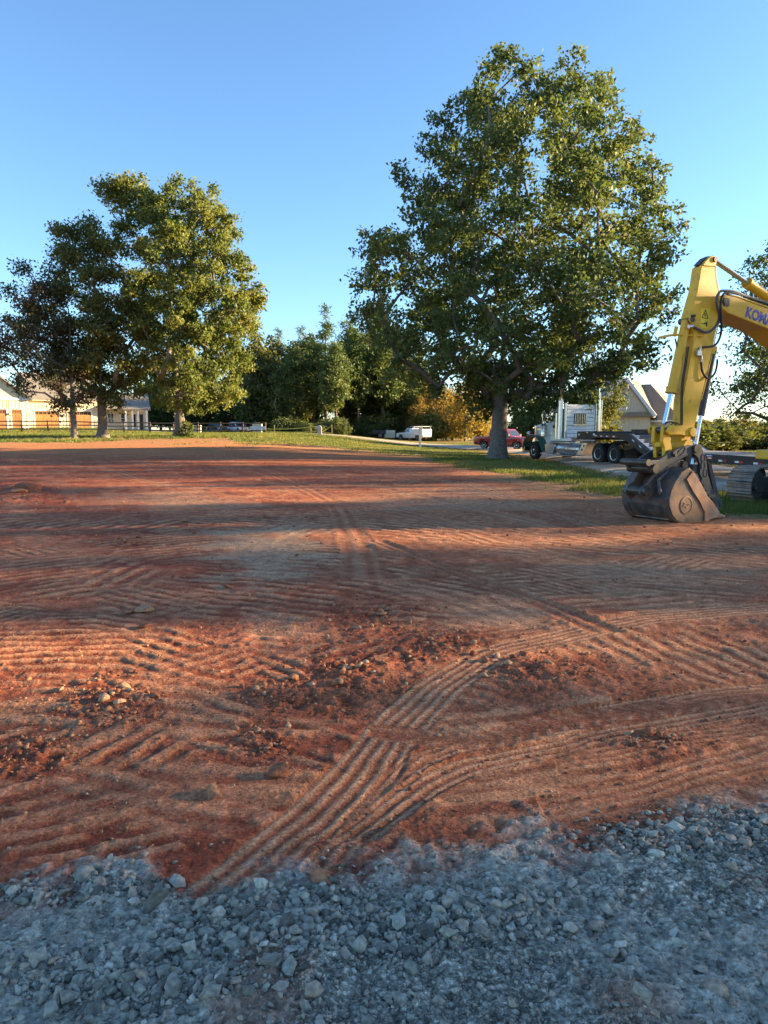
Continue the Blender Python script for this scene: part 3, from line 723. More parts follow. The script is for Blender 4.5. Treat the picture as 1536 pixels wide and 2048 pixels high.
def tree_parts(root, env, material, bark, n_clump, n_leaf, leaf, trunk_r, fork, lean=(0, 0), clump=.13, depth=.9, asp=.30, droop=.35, seed=0, carve=False, hollow=.45, twig=.30, extra=(), flare=1.9, bare=(), sep=.50, shell=.40, hpow=1.35):
    """trunk with limbs (one mesh) and crown (one mesh) under a root at the trunk's foot"""
    rs = np.random.default_rng(seed); rd = random.Random(seed)
    zs = np.array([e[0] for e in env]); xl = np.array([e[1] for e in env]); xr = np.array([e[2] for e in env])
    top = zs[-1]; HW = (xr - xl).max() / 2
    zz = np.linspace(zs[0], zs[-1], 200); hw = np.interp(zz, zs, (xr - xl) / 2); cx = np.interp(zz, zs, (xr + xl) / 2)
    w = hw ** hpow + .05; w /= w.sum(); C = []
    tries = 0
    while len(C) < n_clump and tries < 20000:
        tries += 1
        k = rs.choice(200, p=w); r = max(hollow if rs.random() < .75 else .1, rs.random() ** .42); a = rs.uniform(0, 6.283)
        cr = clump * HW * rs.uniform(.6, 1.35); r *= max(.2, 1 - .75 * cr / max(hw[k], .1))
        p = np.array([cx[k] + hw[k] * r * math.cos(a), hw[k] * depth * r * math.sin(a), zz[k]])
        if any(np.linalg.norm(p - q[0]) < sep * (cr + q[1]) for q in C) and rs.random() < .9: continue
        C.append((p, cr))
    for (ex, ey, ez, cr) in extra: C.append((np.array([ex, ey, ez]), cr))
    # ---- skeleton
    nodes = []; par = []
    nt_ = 9; th = top * .80
    for i in range(nt_):
        f = i / (nt_ - 1); nodes.append(np.array([lean[0] * f + .25 * math.sin(f * 5 + seed) * f * (HW / 8), lean[1] * f + .2 * math.cos(f * 4) * f * (HW / 8), th * f])); par.append(i - 1)
    wt = [0.0] * nt_; tips = []
    Cs = sorted(C, key=lambda c: np.linalg.norm(c[0] - np.array([0, 0, fork])) + rs.normal(0, .3))
    for p, cr in Cs:
        A = np.array(nodes); d = np.linalg.norm(A - p, axis=1)
        up = p[2] - A[:, 2]; hor = np.hypot(A[:, 0] - p[0], A[:, 1] - p[1])
        cost = d + np.where(up < .55 * hor, (.55 * hor - up) * .9, 0) + np.where(A[:, 2] < fork, 50, 0) + .02 * np.arange(len(A)) / len(A)
        j = int(np.argmin(cost)); b = A[j]; ns = max(2, int(np.linalg.norm(p - b) / 1.1)); prev = j
        for k in range(1, ns + 1):
            t = k / ns; q = b + (p - b) * t; q[2] += math.sin(math.pi * t) * .06 * np.linalg.norm(p - b)
            q = q + (rs.normal(0, .10, 3) * min(1, np.linalg.norm(p - b) / 3) if k < ns else 0)
            nodes.append(q); par.append(prev); wt.append(0.0); prev = len(nodes) - 1
        wt[prev] += cr * cr; tips.append((prev, p, cr))
    for i in range(len(nodes) - 1, 0, -1): wt[par[i]] += wt[i]
    W = wt[0]
    rad = [max(.018, trunk_r * (max(x, 1e-4) / W) ** .46) for x in wt]
    mb = MB(); kids = {}
    for i, q in enumerate(par):
        if q >= 0: kids.setdefault(q, []).append(i)
    used = set()
    base_pts = [Vector((0, 0, -.3)), Vector((0, 0, .25)), Vector((0, 0, .8)), Vector(tuple(nodes[1] * .0 + np.array([nodes[1][0] * .3, nodes[1][1] * .3, 1.6])))]
    chains = [0]
    while chains:
        i = chains.pop(); ch = [i] if par[i] < 0 else [par[i], i]
        while kids.get(ch[-1]):
            ks = sorted(kids[ch[-1]], key=lambda k: -wt[k]); chains += ks[1:]; ch.append(ks[0])
        pp = [Vector(tuple(nodes[k])) for k in ch]; rr = [rad[k] for k in ch]
        if par[i] >= 0: rr[0] = min(rad[par[i]] * .75, rr[1] * 1.35)
        else:
            pp = [Vector((0, 0, -.35)), Vector((0, 0, .12)), Vector((.02, 0, .5)), Vector((.03, 0, 1.1))] + pp[1:]
            rr = [trunk_r * flare, trunk_r * flare * .86, trunk_r * 1.25, trunk_r * 1.05] + rr[1:]
        if len(pp) > 1: mb.tube(pp, rr, 12 if par[i] < 0 else 5, cap=False)
    for (pts, r0) in bare: mb.tube([Vector(p) for p in pts], [r0 * (1 - .85 * k / (len(pts) - 1)) for k in range(len(pts))], 4, cap=False)
    # ---- crown
    tot = sum(c[1] ** 2 for c in C); LP = []; LV = []
    for p, cr in C:
        n = max(8, int(n_leaf * cr * cr / tot)); nt2 = max(4, int(n / 22))
        g = rs.normal(size=(nt2, 3)); g /= np.linalg.norm(g, axis=1)[:, None]; g *= (rs.random(nt2) ** shell)[:, None] * cr
        g[:, 2] *= .72; tw = p + g
        k = rs.integers(0, nt2, n); q = tw[k] + rs.normal(0, twig, (n, 3)) * np.array([1, 1, .75])
        q[:, 2] -= np.abs(rs.normal(0, twig * .5, n))
        cv = rs.random(); tv = rs.random(nt2)
        LP.append(q); LV.append(np.clip(.40 * cv + .25 * tv[k] + .35 * rs.random(n), 0, 1))
    LP = np.concatenate(LP); LV = np.concatenate(LV)
    keep = LP[:, 2] > .05
    if carve:
        keep &= ~in_lit(LP + np.array(WL[root]))
        wl = LP + np.array(WL[root]); wv = -math.sin(SUN_AZ) * wl[:, 0] + math.cos(SUN_AZ) * wl[:, 1]   # sun rays run along lines of equal wv
        dens = np.interp(wv, [-3, 2.4, 4.0, 10.6, 11.6, 14.0, 15.2, 40], [.60, .58, .56, .54, .85, .85, .44, .40])   # leaves of the unseen row thinned by lane to set sun and shade
        keep &= rs.random(len(LP)) < dens
    LP = LP[keep]; LV = LV[keep]
    me = leaves_mesh('crown', LP, leaf * rs.uniform(.6, 1.35, len(LP)), LV, asp, droop)
    tr = mb.build('trunk', bark, None, smooth=80)
    tr.data.transform(Matrix.Translation(WL[tr])); tr.parent = root; tr.location = (0, 0, 0); WL[tr] = WL[root].copy()
    link_mesh('crown', me, material, root)
    return root
def place(px_x, Y, px_y=None):
    x = at_depth(px_x, 862, Y).x
    z = tz(x, Y) if px_y is None else at_depth(px_x, px_y, Y).z
    return (x, Y, z)

# ---- the big oak by the lorry
b = place(996, 42.0)
oak = thing('oak_tree', 'tallest broad green oak with a stout grey trunk rooted beside the drive', 'tree', b)
rows = [(136, 930, 1090), (150, 905, 1220), (175, 895, 1245), (210, 885, 1255), (260, 838, 1300), (300, 818, 1325), (360, 748, 1345), (430, 718, 1358), (500, 694, 1352), (570, 684, 1352), (640, 668, 1358), (690, 682, 1332), (740, 730, 1255), (780, 790, 1115), (805, 900, 1050)]
ex = []
for (x, y, r) in [(1055, 792, 1.2), (1100, 800, 1.1), (1145, 795, 1.2), (1175, 775, 1.2), (1225, 745, 1.2), (1280, 715, 1.1), (1160, 812, .7), (1040, 825, .8), (1305, 720, .8), (1130, 806, .9), (1150, 822, .6), (1170, 800, .9), (1125, 790, .9)]:
    q = at_depth(x, y, 40.0); ex.append((q.x - b[0], -2.0, q.z - b[2], r))
tree_parts(oak, envelope_px(rows, 42.0, b), OAK, BARK, 300, 116000, .225, .45, 3.4, lean=(.8, 0), clump=.118, depth=.92, seed=3, hollow=.42, twig=.19, sep=.58, shell=.5, flare=1.75, extra=ex, hpow=1.0)

# ---- the group of trees at the left
b = place(360, 62.0)
t = thing('oak_tree', 'yellow-green round-headed oak, the broadest of the group along the rail fence', 'tree', b)
rows = [(352, 330, 400), (380, 300, 440), (415, 285, 470), (470, 250, 500), (520, 235, 530), (570, 235, 548), (630, 235, 540), (690, 245, 528), (740, 240, 512), (785, 250, 500), (812, 270, 460)]
ex = []
for (x, y, r) in [(215, 372, 1.6), (255, 368, 1.7), (235, 400, 1.2), (278, 392, 1.4), (268, 425, 1.3), (300, 410, 1.5), (246, 450, 1.2), (225, 480, 1.2)]:
    q = at_depth(x, y, 62.0); ex.append((q.x - b[0], .5, q.z - b[2], r))
brs = []
for k in range(5):
    q = at_depth(200 + k * 14, 395 + (k % 3) * 16, 62); p = at_depth(262, 470, 62)
    brs.append(([(p.x - b[0], 0, p.z - b[2]), ((p.x + q.x) / 2 - b[0], .2, (p.z + q.z) / 2 - b[2] - .2), (q.x - b[0], .3, q.z - b[2])], .06))
tree_parts(t, envelope_px(rows, 62.0, b), OAK2, BARK, 250, 84000, .26, .42, 3.2, lean=(-.4, 0), clump=.13, seed=8, hollow=.42, twig=.24, sep=.57, shell=.5, extra=ex, bare=brs)
b = place(205, 60.0)
t = thing('oak_tree', 'dark green flared-trunk tree standing between the maroon tree and the yellow-green oak', 'tree', b)
rows = [(430, 110, 175), (455, 98, 240), (530, 92, 270), (590, 90, 290), (650, 90, 300), (710, 95, 295), (760, 130, 285), (800, 165, 260)]
tree_parts(t, envelope_px(rows, 60.0, b), MIDOAK, BARK, 100, 36000, .24, .36, 2.4, clump=.17, seed=13, hollow=.35, twig=.32)
b = place(148, 58.0)
t = thing('maple_tree', 'slim dark tree with maroon-tinged leaves in front of the brown garage doors', 'tree', b)
rows = [(505, 30, 70), (545, 20, 115), (610, 5, 150), (670, -15, 185), (720, -25, 195), (760, 0, 195), (795, 60, 185), (815, 110, 175)]
tree_parts(t, envelope_px(rows, 58.0, b), REDL, BARK, 76, 20000, .22, .24, 2.2, clump=.17, seed=17, hollow=.3, twig=.32, flare=1.4)

# ---- tree behind the excavator, its crown running out of the picture on the right
b = place(1650, 47.0)
t = thing('oak_tree', 'spreading green oak behind the excavator boom and flatbed deck', 'tree', b)
rows = [(440, 1590, 1730), (510, 1500, 1800), (560, 1475, 1830), (640, 1432, 1870), (720, 1415, 1885), (790, 1425, 1880), (840, 1445, 1860), (868, 1475, 1830)]
tree_parts(t, envelope_px(rows, 47.0, b), OAK, BARK, 120, 40000, .21, .4, 2.4, clump=.14, seed=23, hollow=.4, twig=.28)
# ---- cedar by the house, behind the lorry
b = place(1196, 54.0)
t = thing('cedar_tree', 'small ragged olive evergreen between the lorry sleeper and the cream house', 'tree', b)
rows = [(738, 1165, 1215), (760, 1160, 1240), (790, 1135, 1255), (825, 1130, 1262), (860, 1140, 1255), (885, 1160, 1245), (898, 1180, 1225)]
tree_parts(t, envelope_px(rows, 54.0, b), MIDOAK, BARK, 42, 5200, .24, .22, 1.0, clump=.24, seed=29, hollow=.2, twig=.25, flare=1.3)
b = place(1062, 76.0)
t = thing('bush_tree', 'dense dark green small tree behind the red pickup', 'tree', b)
rows = [(790, 1030, 1100), (820, 1005, 1120), (850, 1000, 1125), (880, 1010, 1120), (893, 1030, 1110)]
tree_parts(t, envelope_px(rows, 76.0, b), DKOAK, BARK, 40, 8000, .30, .22, .8, clump=.26, seed=31, hollow=.15, twig=.3, flare=1.3)

# ---- the wood behind the site: a few kinds, each tree an individual
def proto_tree(kind, label, material, bark, h, wdt, rows, ncl, nl, leaf, tr, fork, seed, **kw):
    r = thing(kind, label, 'tree', (0, 0, 0), None)
    env = [(h * a, -wdt * l, wdt * rr) for a, l, rr in rows]
    tree_parts(r, env, material, bark, ncl, nl, leaf, tr, fork, seed=seed, **kw); return r
broad_rows = [(.10, .4, .5), (.25, .9, .85), (.45, 1, 1), (.65, .85, .95), (.85, .55, .6), (1.0, .12, .2)]
tall_rows = [(.32, .35, .45), (.45, .9, .8), (.6, 1, .95), (.78, .75, .85), (.92, .45, .4), (1.0, .1, .12)]
pine_rows = [(.22, .6, .7), (.35, 1, .9), (.55, .8, .85), (.75, .55, .5), (.9, .28, .3), (1.0, .04, .04)]
protos = {
    'dark': proto_tree('forest_tree', 'dark green broad tree in the wood behind the yellow tape', MIDOAK, BARK, 13, 4.2, broad_rows, 60, 8500, .42, .26, 1.2, 51, clump=.24, hollow=.3, twig=.4, flare=1.3),
    'pine': proto_tree('pine_tree', 'tall sunlit pine with a bare lower stem in the wood behind the drive', PINE, BARK2, 16, 3.1, pine_rows, 80, 10000, .45, .22, 2.5, 53, clump=.22, hollow=.2, twig=.32, asp=.10, droop=-.2, flare=1.2),
    'tall': proto_tree('forest_tree', 'tall thin-stemmed green tree in the wood behind the drive', OAK, BARK2, 15, 3.4, tall_rows, 56, 7000, .40, .2, 4.5, 55, clump=.25, hollow=.25, twig=.4, flare=1.2),
    'gold': proto_tree('autumn_tree', 'golden-yellow autumn tree behind the white service pickup', GOLD, BARK, 7.5, 2.8, broad_rows, 46, 6000, .26, .14, .8, 57, clump=.26, hollow=.15, twig=.36, flare=1.2),
    'rust': proto_tree('autumn_tree', 'russet-brown autumn tree at the end of the wood by the drive', RUST, BARK, 8.5, 3.0, broad_rows, 46, 6000, .28, .16, .8, 59, clump=.26, hollow=.15, twig=.36, flare=1.2),
    'bush': proto_tree('bush', 'low dark bush at the foot of the wood behind the tape', DKOAK, BARK, 3.0, 2.4, broad_rows, 30, 3400, .3, .07, .2, 61, clump=.3, hollow=.1, twig=.3, flare=1.1)}
heights = {'dark': 13, 'pine': 16, 'tall': 15, 'gold': 7.5, 'rust': 8.5, 'bush': 3.0}
first = {}
def forest(kind, px_x, Y, top_y, label=None, group=None, wide=1.0):
    Y = Y + 17 if 690 < px_x < 1000 and Y < 125 else (Y + 9 if 540 < px_x <= 690 and kind != 'bush' else Y)
    x, y, z = place(px_x, Y); h = at_depth(px_x, top_y, Y).z - z; k = 1.22 * h / heights[kind]
    if kind not in first: first[kind] = 1; o = protos[kind]; o.location = (x, y, z - .1); o.rotation_euler = (0, 0, 0); o.scale = (k * wide, k * wide, k)
    else: o = dup(protos[kind], (x, y, z - .1), random.uniform(0, 6.28), (k * wide * random.uniform(.9, 1.1),) * 2 + (k,))
    if label: o['label'] = label
    o['group'] = group or {'dark': 'dark trees of the wood', 'pine': 'pines of the wood', 'tall': 'thin-stemmed trees of the wood', 'gold': 'golden trees by the drive', 'rust': 'russet trees by the drive', 'bush': 'bushes at the foot of the wood'}[kind]
    return o
for a in [('pine', 652, 104, 655), ('pine', 604, 112, 690), ('pine', 740, 108, 664), ('pine', 690, 118, 680), ('pine', 788, 110, 690), ('pine', 560, 120, 694), ('pine', 832, 112, 735),
          ('dark', 512, 118, 700), ('dark', 548, 112, 705), ('dark', 580, 104, 735), ('dark', 620, 122, 700), ('dark', 462, 128, 765), ('dark', 420, 132, 775), ('dark', 385, 128, 780), ('dark', 500, 130, 740), ('dark', 340, 130, 790), ('dark', 715, 128, 700), ('dark', 775, 130, 715),
          ('tall', 672, 100, 720), ('tall', 716, 101, 700), ('tall', 700, 110, 690), ('tall', 765, 103, 700), ('tall', 810, 106, 730), ('tall', 628, 108, 715), ('tall', 590, 104, 720), ('tall', 835, 120, 745), ('tall', 752, 116, 690)]:
    forest(*a)
for a in [('gold', 930, 98, 778, 1.1), ('gold', 962, 104, 815, 1.0), ('gold', 905, 108, 792, 1.1), ('gold', 985, 110, 825, 1.0), ('rust', 872, 104, 785, 1.2), ('rust', 850, 110, 770, 1.1), ('rust', 892, 116, 800, 1.2), ('rust', 840, 101, 810, 1.0), ('rust', 948, 118, 830, 1.2)]:
    forest(*a[:4], wide=a[4])
for k in range(26):
    forest('bush', 395 + k * 18.5 + random.uniform(-5, 5), random.uniform(100, 106) if k > 8 else random.uniform(134, 140), random.uniform(835, 852), wide=1.3)
for a in [('dark', 300, 122, 770), ('dark', 322, 130, 760), ('dark', 362, 126, 770), ('tall', 404, 136, 765)]: forest(*a)
# far trees across the dip on the right, and low ones beyond the drive
for k in range(13):
    kd = ['dark', 'rust', 'dark', 'tall', 'gold'][k % 5]
    forest(kd, 1385 + k * 17 + random.uniform(-5, 5), random.uniform(118, 150), random.uniform(846, 860), label={'dark': 'hazy dark tree in the dip beyond the flatbed deck', 'rust': 'hazy russet tree in the dip beyond the flatbed deck', 'gold': 'small orange tree in the dip beyond the flatbed deck', 'tall': 'hazy pale green tree in the dip beyond the flatbed deck'}[kd], group='far trees beyond the deck ' + kd, wide=1.9)
for k in range(12):
    forest(['bush', 'dark', 'tall'][k % 3], 1375 + k * 20, random.uniform(58, 68), random.uniform(858, 870), label=['round low green bush just beyond the flatbed deck', 'low dark green thicket tree just beyond the flatbed deck', 'low loose green sapling just beyond the flatbed deck'][k % 3], group='thicket beyond the deck ' + ['bushes', 'trees', 'saplings'][k % 3], wide=2.2)
for k in range(9):
    forest('dark', 865 + k * 16, random.uniform(150, 190), random.uniform(846, 856), label='low distant tree beyond the golden trees and the drive', group='distant trees beyond the drive', wide=2.2)
# ---- trees outside the frame on the right, whose shade lies over the site
sh = []
for k in range(13):
    y = 2 + k * 3.6; x = 54 + (k % 2) * 6 + random.uniform(-1, 1)
    sh.append((x, y))
for k, (x, y) in enumerate(sh):
    hgt = random.uniform(19, 22)
    r = thing('shade_tree', 'tall leafy tree in the row along the right side of the site', 'tree', (x, y, tz(x, y)), 'row of trees along the right side')
    env = [(.15, -2.6, 2.6), (hgt * .15, -3.6, 3.4), (hgt * .45, -4.4, 4.3), (hgt * .7, -3.6, 3.8), (hgt * .9, -3.4, 3.4), (hgt, -2, 2)]
    tree_parts(r, env, DKOAK, BARK, 80, 5600, .46, .3, .5, clump=.32, hollow=.1, twig=.8, seed=400 + k, carve=True, flare=1.3, asp=.42)

# ---- shrub at the oak's foot on the left
b = place(372, 60.5)
t = thing('shrub', 'small dark shrub against the lit side of the broad oak trunk', 'shrub', b)
tree_parts(t, [(.05, -.5, .5), (.5, -.8, .8), (1.0, -.6, .6), (1.35, -.2, .2)], DKOAK, BARK, 14, 1400, .16, .05, .1, clump=.4, hollow=.1, twig=.12, seed=77, flare=1.1)

# ================================================================== GRASS
def grass_stuff(name, n, ymin, ymax, hmin, hmax, material, seed):
    rs = np.random.default_rng(seed); P = []
    while len(P) < n:
        y = np.exp(rs.uniform(math.log(ymin), math.log(ymax), 20000)); t = rs.uniform(-.66, .66, 20000); x = t * y
        k = rs.random(20000) < grass_cover(x, y) ** 1.2
        P += list(zip(x[k], y[k]))
    P = np.array(P[:n]); kk = 5
    base = np.repeat(P, kk, 0) + rs.normal(0, .05, (n * kk, 2)) * (1 + np.repeat(P[:, 1:2], kk, 0) / 40)
    z = np.repeat(gz(P[:, 0], P[:, 1]), kk) - .01
    h = rs.uniform(hmin, hmax, n * kk) * (1 + .5 * np.repeat(sstep(40, 62, P[:, 1]) * sstep(-6, -14, P[:, 0]), kk)) * (1 - .55 * np.repeat(sstep(35, 55, P[:, 1]) * sstep(-8, 2, P[:, 0]), kk)); wd = .006 + .00042 * base[:, 1]
    a = rs.uniform(0, 6.283, n * kk); ln = rs.normal(0, .4, (n * kk, 2)) * h[:, None]
    V = np.stack([np.stack([base[:, 0] - np.cos(a) * wd, base[:, 1] - np.sin(a) * wd, z], 1), np.stack([base[:, 0] + np.cos(a) * wd, base[:, 1] + np.sin(a) * wd, z], 1), np.stack([base[:, 0] + ln[:, 0], base[:, 1] + ln[:, 1], z + h], 1)], 1).reshape(-1, 3)
    cl = fbm(base[:, 0] * .5, base[:, 1] * .5, 7, 3)
    me = np_mesh(name, V, np.arange(3 * n * kk).reshape(-1, 3), {'v': ('FLOAT', np.repeat(np.clip(cl * .7 + .4 * rs.random(n * kk) - .05, 0, 1), 3))})
    o = link_mesh(name, me, material, None)
    return tag(o, 'short green and straw-coloured grass along the edge of the bare soil', 'grass', kind='stuff')
GR = leaf_mat('grass_blade', [(0, (.065, .11, .022)), (.45, (.11, .15, .032)), (.7, (.22, .20, .06)), (1, (.40, .29, .12))], .35)
grass_stuff('grass', 56000, 14, 105, .05, .17, GR, 5)
# ================================================================== BUILDINGS
CREAM = mat('cream_siding', (.70, .59, .42), rough=.8, scale=3, var=.06)
WHITE = mat('white_trim', (.78, .76, .72), rough=.6, var=.05)
WOODDOOR = mat('stained_garage_door', (.36, .17, .06), rough=.55, scale=4, var=.2)
ROOFT = mat('tan_shingle', (.27, .215, .16), rough=.95, scale=14, var=.35, bump=.6)
ROOFG = mat('grey_shingle', (.21, .19, .165), rough=.95, scale=14, var=.35, bump=.6)
GLASS = glass_mat('window_glass')
DARKM = mat('dark_bronze_metal', (.035, .03, .028), rough=.5)
def roof_slab(fr, a, b, v0, v1, th=.16):
    """one roof slope: from eave point a=(s,z) to ridge point b=(s,z), extruded v0..v1"""
    return MB().strip(fr, [a, b], th, v0, v1)
def courses(parent, fr, a, b, v0, v1, material, n):
    """shingle courses: thin overlapping strips on a slope"""
    d = Vector((b[0] - a[0], b[1] - a[1])); nn = Vector((-d.y, d.x)).normalized()
    if nn.y < 0: nn = -nn
    for i in range(n):
        p = Vector(a) + d * (i / n) + nn * .168; q = Vector(a) + d * ((i + 1.03) / n) + nn * .168
        m = MB(); m.prism(fr, [(p.x, p.y), (q.x, q.y), (q.x + nn.x * .006, q.y + nn.y * .006), (p.x + nn.x * .03, p.y + nn.y * .03)], v0, v1)
        m.build('shingle_course', material, parent)
def battens(fr, s0, s1, v, z0, z1, step, parent, material, skip=()):
    s = s0 + step / 2
    while s < s1:
        if not any(a < s < b for a, b in skip):
            MB().box(fr, s - .03, s + .03, v, v + .03, z0, z1).build('batten', material, parent)
        s += step
def garage_door(fr, s0, s1, z0, z1, v, parent):
    fw = .14
    f = MB(); f.box(fr, s0 - fw, s0, v, v + .06, z0, z1 + fw); f.box(fr, s1, s1 + fw, v, v + .06, z0, z1 + fw); f.box(fr, s0, s1, v, v + .058, z1, z1 + fw)
    fo = f.build('door_trim', WHITE, parent)
    d = MB().box(fr, s0, s1, v - .02, v + .012, z0, z1).build('garage_door', WOODDOOR, parent)
    n = 4; hh = (z1 - z0) / n; w = s1 - s0
    for i in range(n - 1):
        for k in range(3):
            MB().box(fr, s0 + w * k / 3 + .05, s0 + w * (k + 1) / 3 - .05, v + .012, v + .03, z0 + i * hh + .04, z0 + (i + 1) * hh - .04).build('panel', WOODDOOR, d)
    for k in range(6):
        a = s0 + w * k / 6 + .05; b = s0 + w * (k + 1) / 6 - .05
        MB().box(fr, a, b, v + .012, v + .022, z1 - hh + .12, z1 - .12).build('pane', GLASS, d)
        MB().box(fr, (a + b) / 2 - .015, (a + b) / 2 + .015, v + .022, v + .034, z1 - hh + .12, z1 - .12).build('glazing_bar', WOODDOOR, d)
def sash(fr, s0, s1, z0, z1, v, parent, name='window'):
    f = MB(); t = .09
    f.box(fr, s0 - t, s0, v, v + .05, z0 - t, z1 + t); f.box(fr, s1, s1 + t, v, v + .05, z0 - t, z1 + t)
    f.box(fr, s0, s1, v, v + .048, z1, z1 + t); f.box(fr, s0, s1, v, v + .06, z0 - t, z0); f.box(fr, s0, s1, v + .012, v + .04, (z0 + z1) / 2 - .025, (z0 + z1) / 2 + .025)
    w = f.build(name, WHITE, parent)
    MB().box(fr, s0, s1, v, v + .012, z0, (z0 + z1) / 2 - .025).build('pane', GLASS, w)
    MB().box(fr, s0, s1, v, v + .012, (z0 + z1) / 2 + .025, z1).build('pane', GLASS, w)
def lantern(fr, s, v, z, parent):
    l = MB().box(fr, s - .09, s + .09, v, v + .16, z, z + .3).build('wall_lantern', DARKM, parent, bevel=.01)
    MB().box(fr, s - .06, s + .06, v + .02, v + .175, z + .04, z + .24).build('lantern_glass', WHITE, l)
def wall_with_gable(fr, s0, s1, v0, v1, z0, z1, zr, parent, material):
    """box with gable ends on the v faces (ridge along v)"""
    m = (s0 + s1) / 2
    return MB().prism(fr, [(s0, z0), (s1, z0), (s1, z1), (m, zr), (s0, z1)], v0, v1).build('wall', material, parent)

# ---- garage block at the left
def garages():
    p0 = at_depth(50, 855, 96.0); p1 = at_depth(200, 858, 101.0)
    d = p1 - p0; base = tz(p0.x, p0.y) - .1
    fr = Frame((p0.x, p0.y, base), (d.x, d.y)); Ln = math.hypot(d.x, d.y)
    t = thing('garage_building', 'cream board-and-batten garage block with brown doors behind the rail fence', 'building', (p0.x, p0.y, base))
    px = lambda x: fr.px(x, 850)[0]
    # middle range: eaves along the front, ridge along s
    fr2 = Frame(fr(0, 0, 0), (fr.v.x, fr.v.y), -fr.s)     # s across the depth, v along the front (reversed)
    w = MB(); w.prism(fr2, [(-8, 0), (0, 0), (0, 4.3), (-4, 7.6), (-8, 4.3)], 0, -Ln)
    wall = w.build('wall', CREAM, t)
    rf = MB(); rf.strip(fr2, [(-4, 7.65), (.55, 3.9)], .14, .3, -Ln - .3); rf.strip(fr2, [(-8.5, 3.9), (-4, 7.65)], .14, .3, -Ln - .3)
    ro = rf.build('roof', ROOFG, t)
    MB().box(fr, -.2, Ln + .2, .40, .52, 3.82, 4.02).build('fascia', WHITE, t)
    d1 = (px(71), px(119)); d2 = (px(137), px(183))
    for a, b in (d1, d2): garage_door(fr, a, b, .05, 2.45, .0, t)
    battens(fr, .1, Ln, 0, .1, 3.9, .5, t, CREAM, [(d1[0] - .2, d1[1] + .2), (d2[0] - .2, d2[1] + .2)])
    for a, b in (d1, d2): battens(fr, a - .15, b + .15, 0, 2.62, 3.9, .5, t, CREAM)
    for x in (54, 62, 123, 131): lantern(fr, px(x), .03, 1.75, t)
    # near wing, gable towards the drive
    q = at_depth(58, 855, 91.5); fw = Frame((q.x, q.y, tz(q.x, q.y) - .1), (d.x, d.y))
    wp = lambda x: fw.px(x, 850)[0]
    wall_with_gable(fw, -11.2, 0, -9, 0, 0, 4.1, 8.4, t, CREAM)
    rf = MB(); rf.strip(fw, [(.55, 3.75), (-5.6, 8.45)], -.16, -9.2, .55); rf.strip(fw, [(-5.6, 8.45), (-11.75, 3.75)], -.16, -9.2, .55)
    rf.build('roof', ROOFG, t)
    MB().box(fw, -11.3, .42, .0, .10, 3.72, 3.98).build('frieze_board', WHITE, t)
    MB().box(fw, -.16, .02, 0, .035, 0, 3.72).build('corner_board', WHITE, t)
    for a, b in ((wp(-34), wp(14)), (wp(25), wp(45))):
        garage_door(fw, a, b, .05, 2.55, 0, t)
        battens(fw, a - .15, b + .15, 0, 2.72, 3.72, .45, t, CREAM)
    battens(fw, wp(14) + .15, wp(25) - .15, 0, .1, 3.72, .45, t, CREAM)
    lantern(fw, wp(20), .03, 1.8, t)
    return t
garages()
def annex():
    p0 = at_depth(198, 858, 101.5); p1 = at_depth(297, 861, 104.0); d = p1 - p0; base = tz(p0.x, p0.y) - .1
    fr = Frame((p0.x, p0.y, base), (d.x, d.y)); Ln = math.hypot(d.x, d.y); px = lambda x: fr.px(x, 855)[0]
    t = thing('annex_building', 'low cream annex with white porch posts and sash windows past the garages', 'building', (p0.x, p0.y, base))
    fr2 = Frame(fr(0, 0, 0), (fr.v.x, fr.v.y), -fr.s)
    MB().prism(fr2, [(-7, 0), (0, 0), (0, 3.1), (-3.5, 5.2), (-7, 3.1)], 0, -Ln).build('wall', CREAM, t)
    rf = MB(); rf.strip(fr2, [(-3.5, 5.25), (1.5, 2.75)], .14, .2, -Ln - .3); rf.strip(fr2, [(-7.5, 2.8), (-3.5, 5.25)], .14, .2, -Ln - .3)
    rf.build('roof', ROOFG, t)
    battens(fr, .1, Ln, 0, .1, 2.9, .5, t, CREAM, [(px(216), px(228)), (px(242), px(252)), (px(262), px(290))])
    sash(fr, px(217), px(222), .9, 2.3, .03, t); sash(fr, px(223.5), px(228), .9, 2.3, .03, t); sash(fr, px(243), px(250), .9, 2.3, .03, t)
    MB().box(fr, px(280), px(287), .0, .02, .05, 2.2).build('door', DARKM, t); MB().box(fr, px(268), px(272), .0, .02, .4, 2.2).build('side_light', GLASS, t)
    for x in (252, 265, 276, 293):
        s = px(x); MB().box(fr, s - .12, s + .12, 1.1, 1.34, 0, 2.75).build('porch_post', WHITE, t)
    MB().box(fr, px(250), Ln + .1, 1.05, 1.38, 2.72, 2.95).build('porch_beam', WHITE, t)
annex()

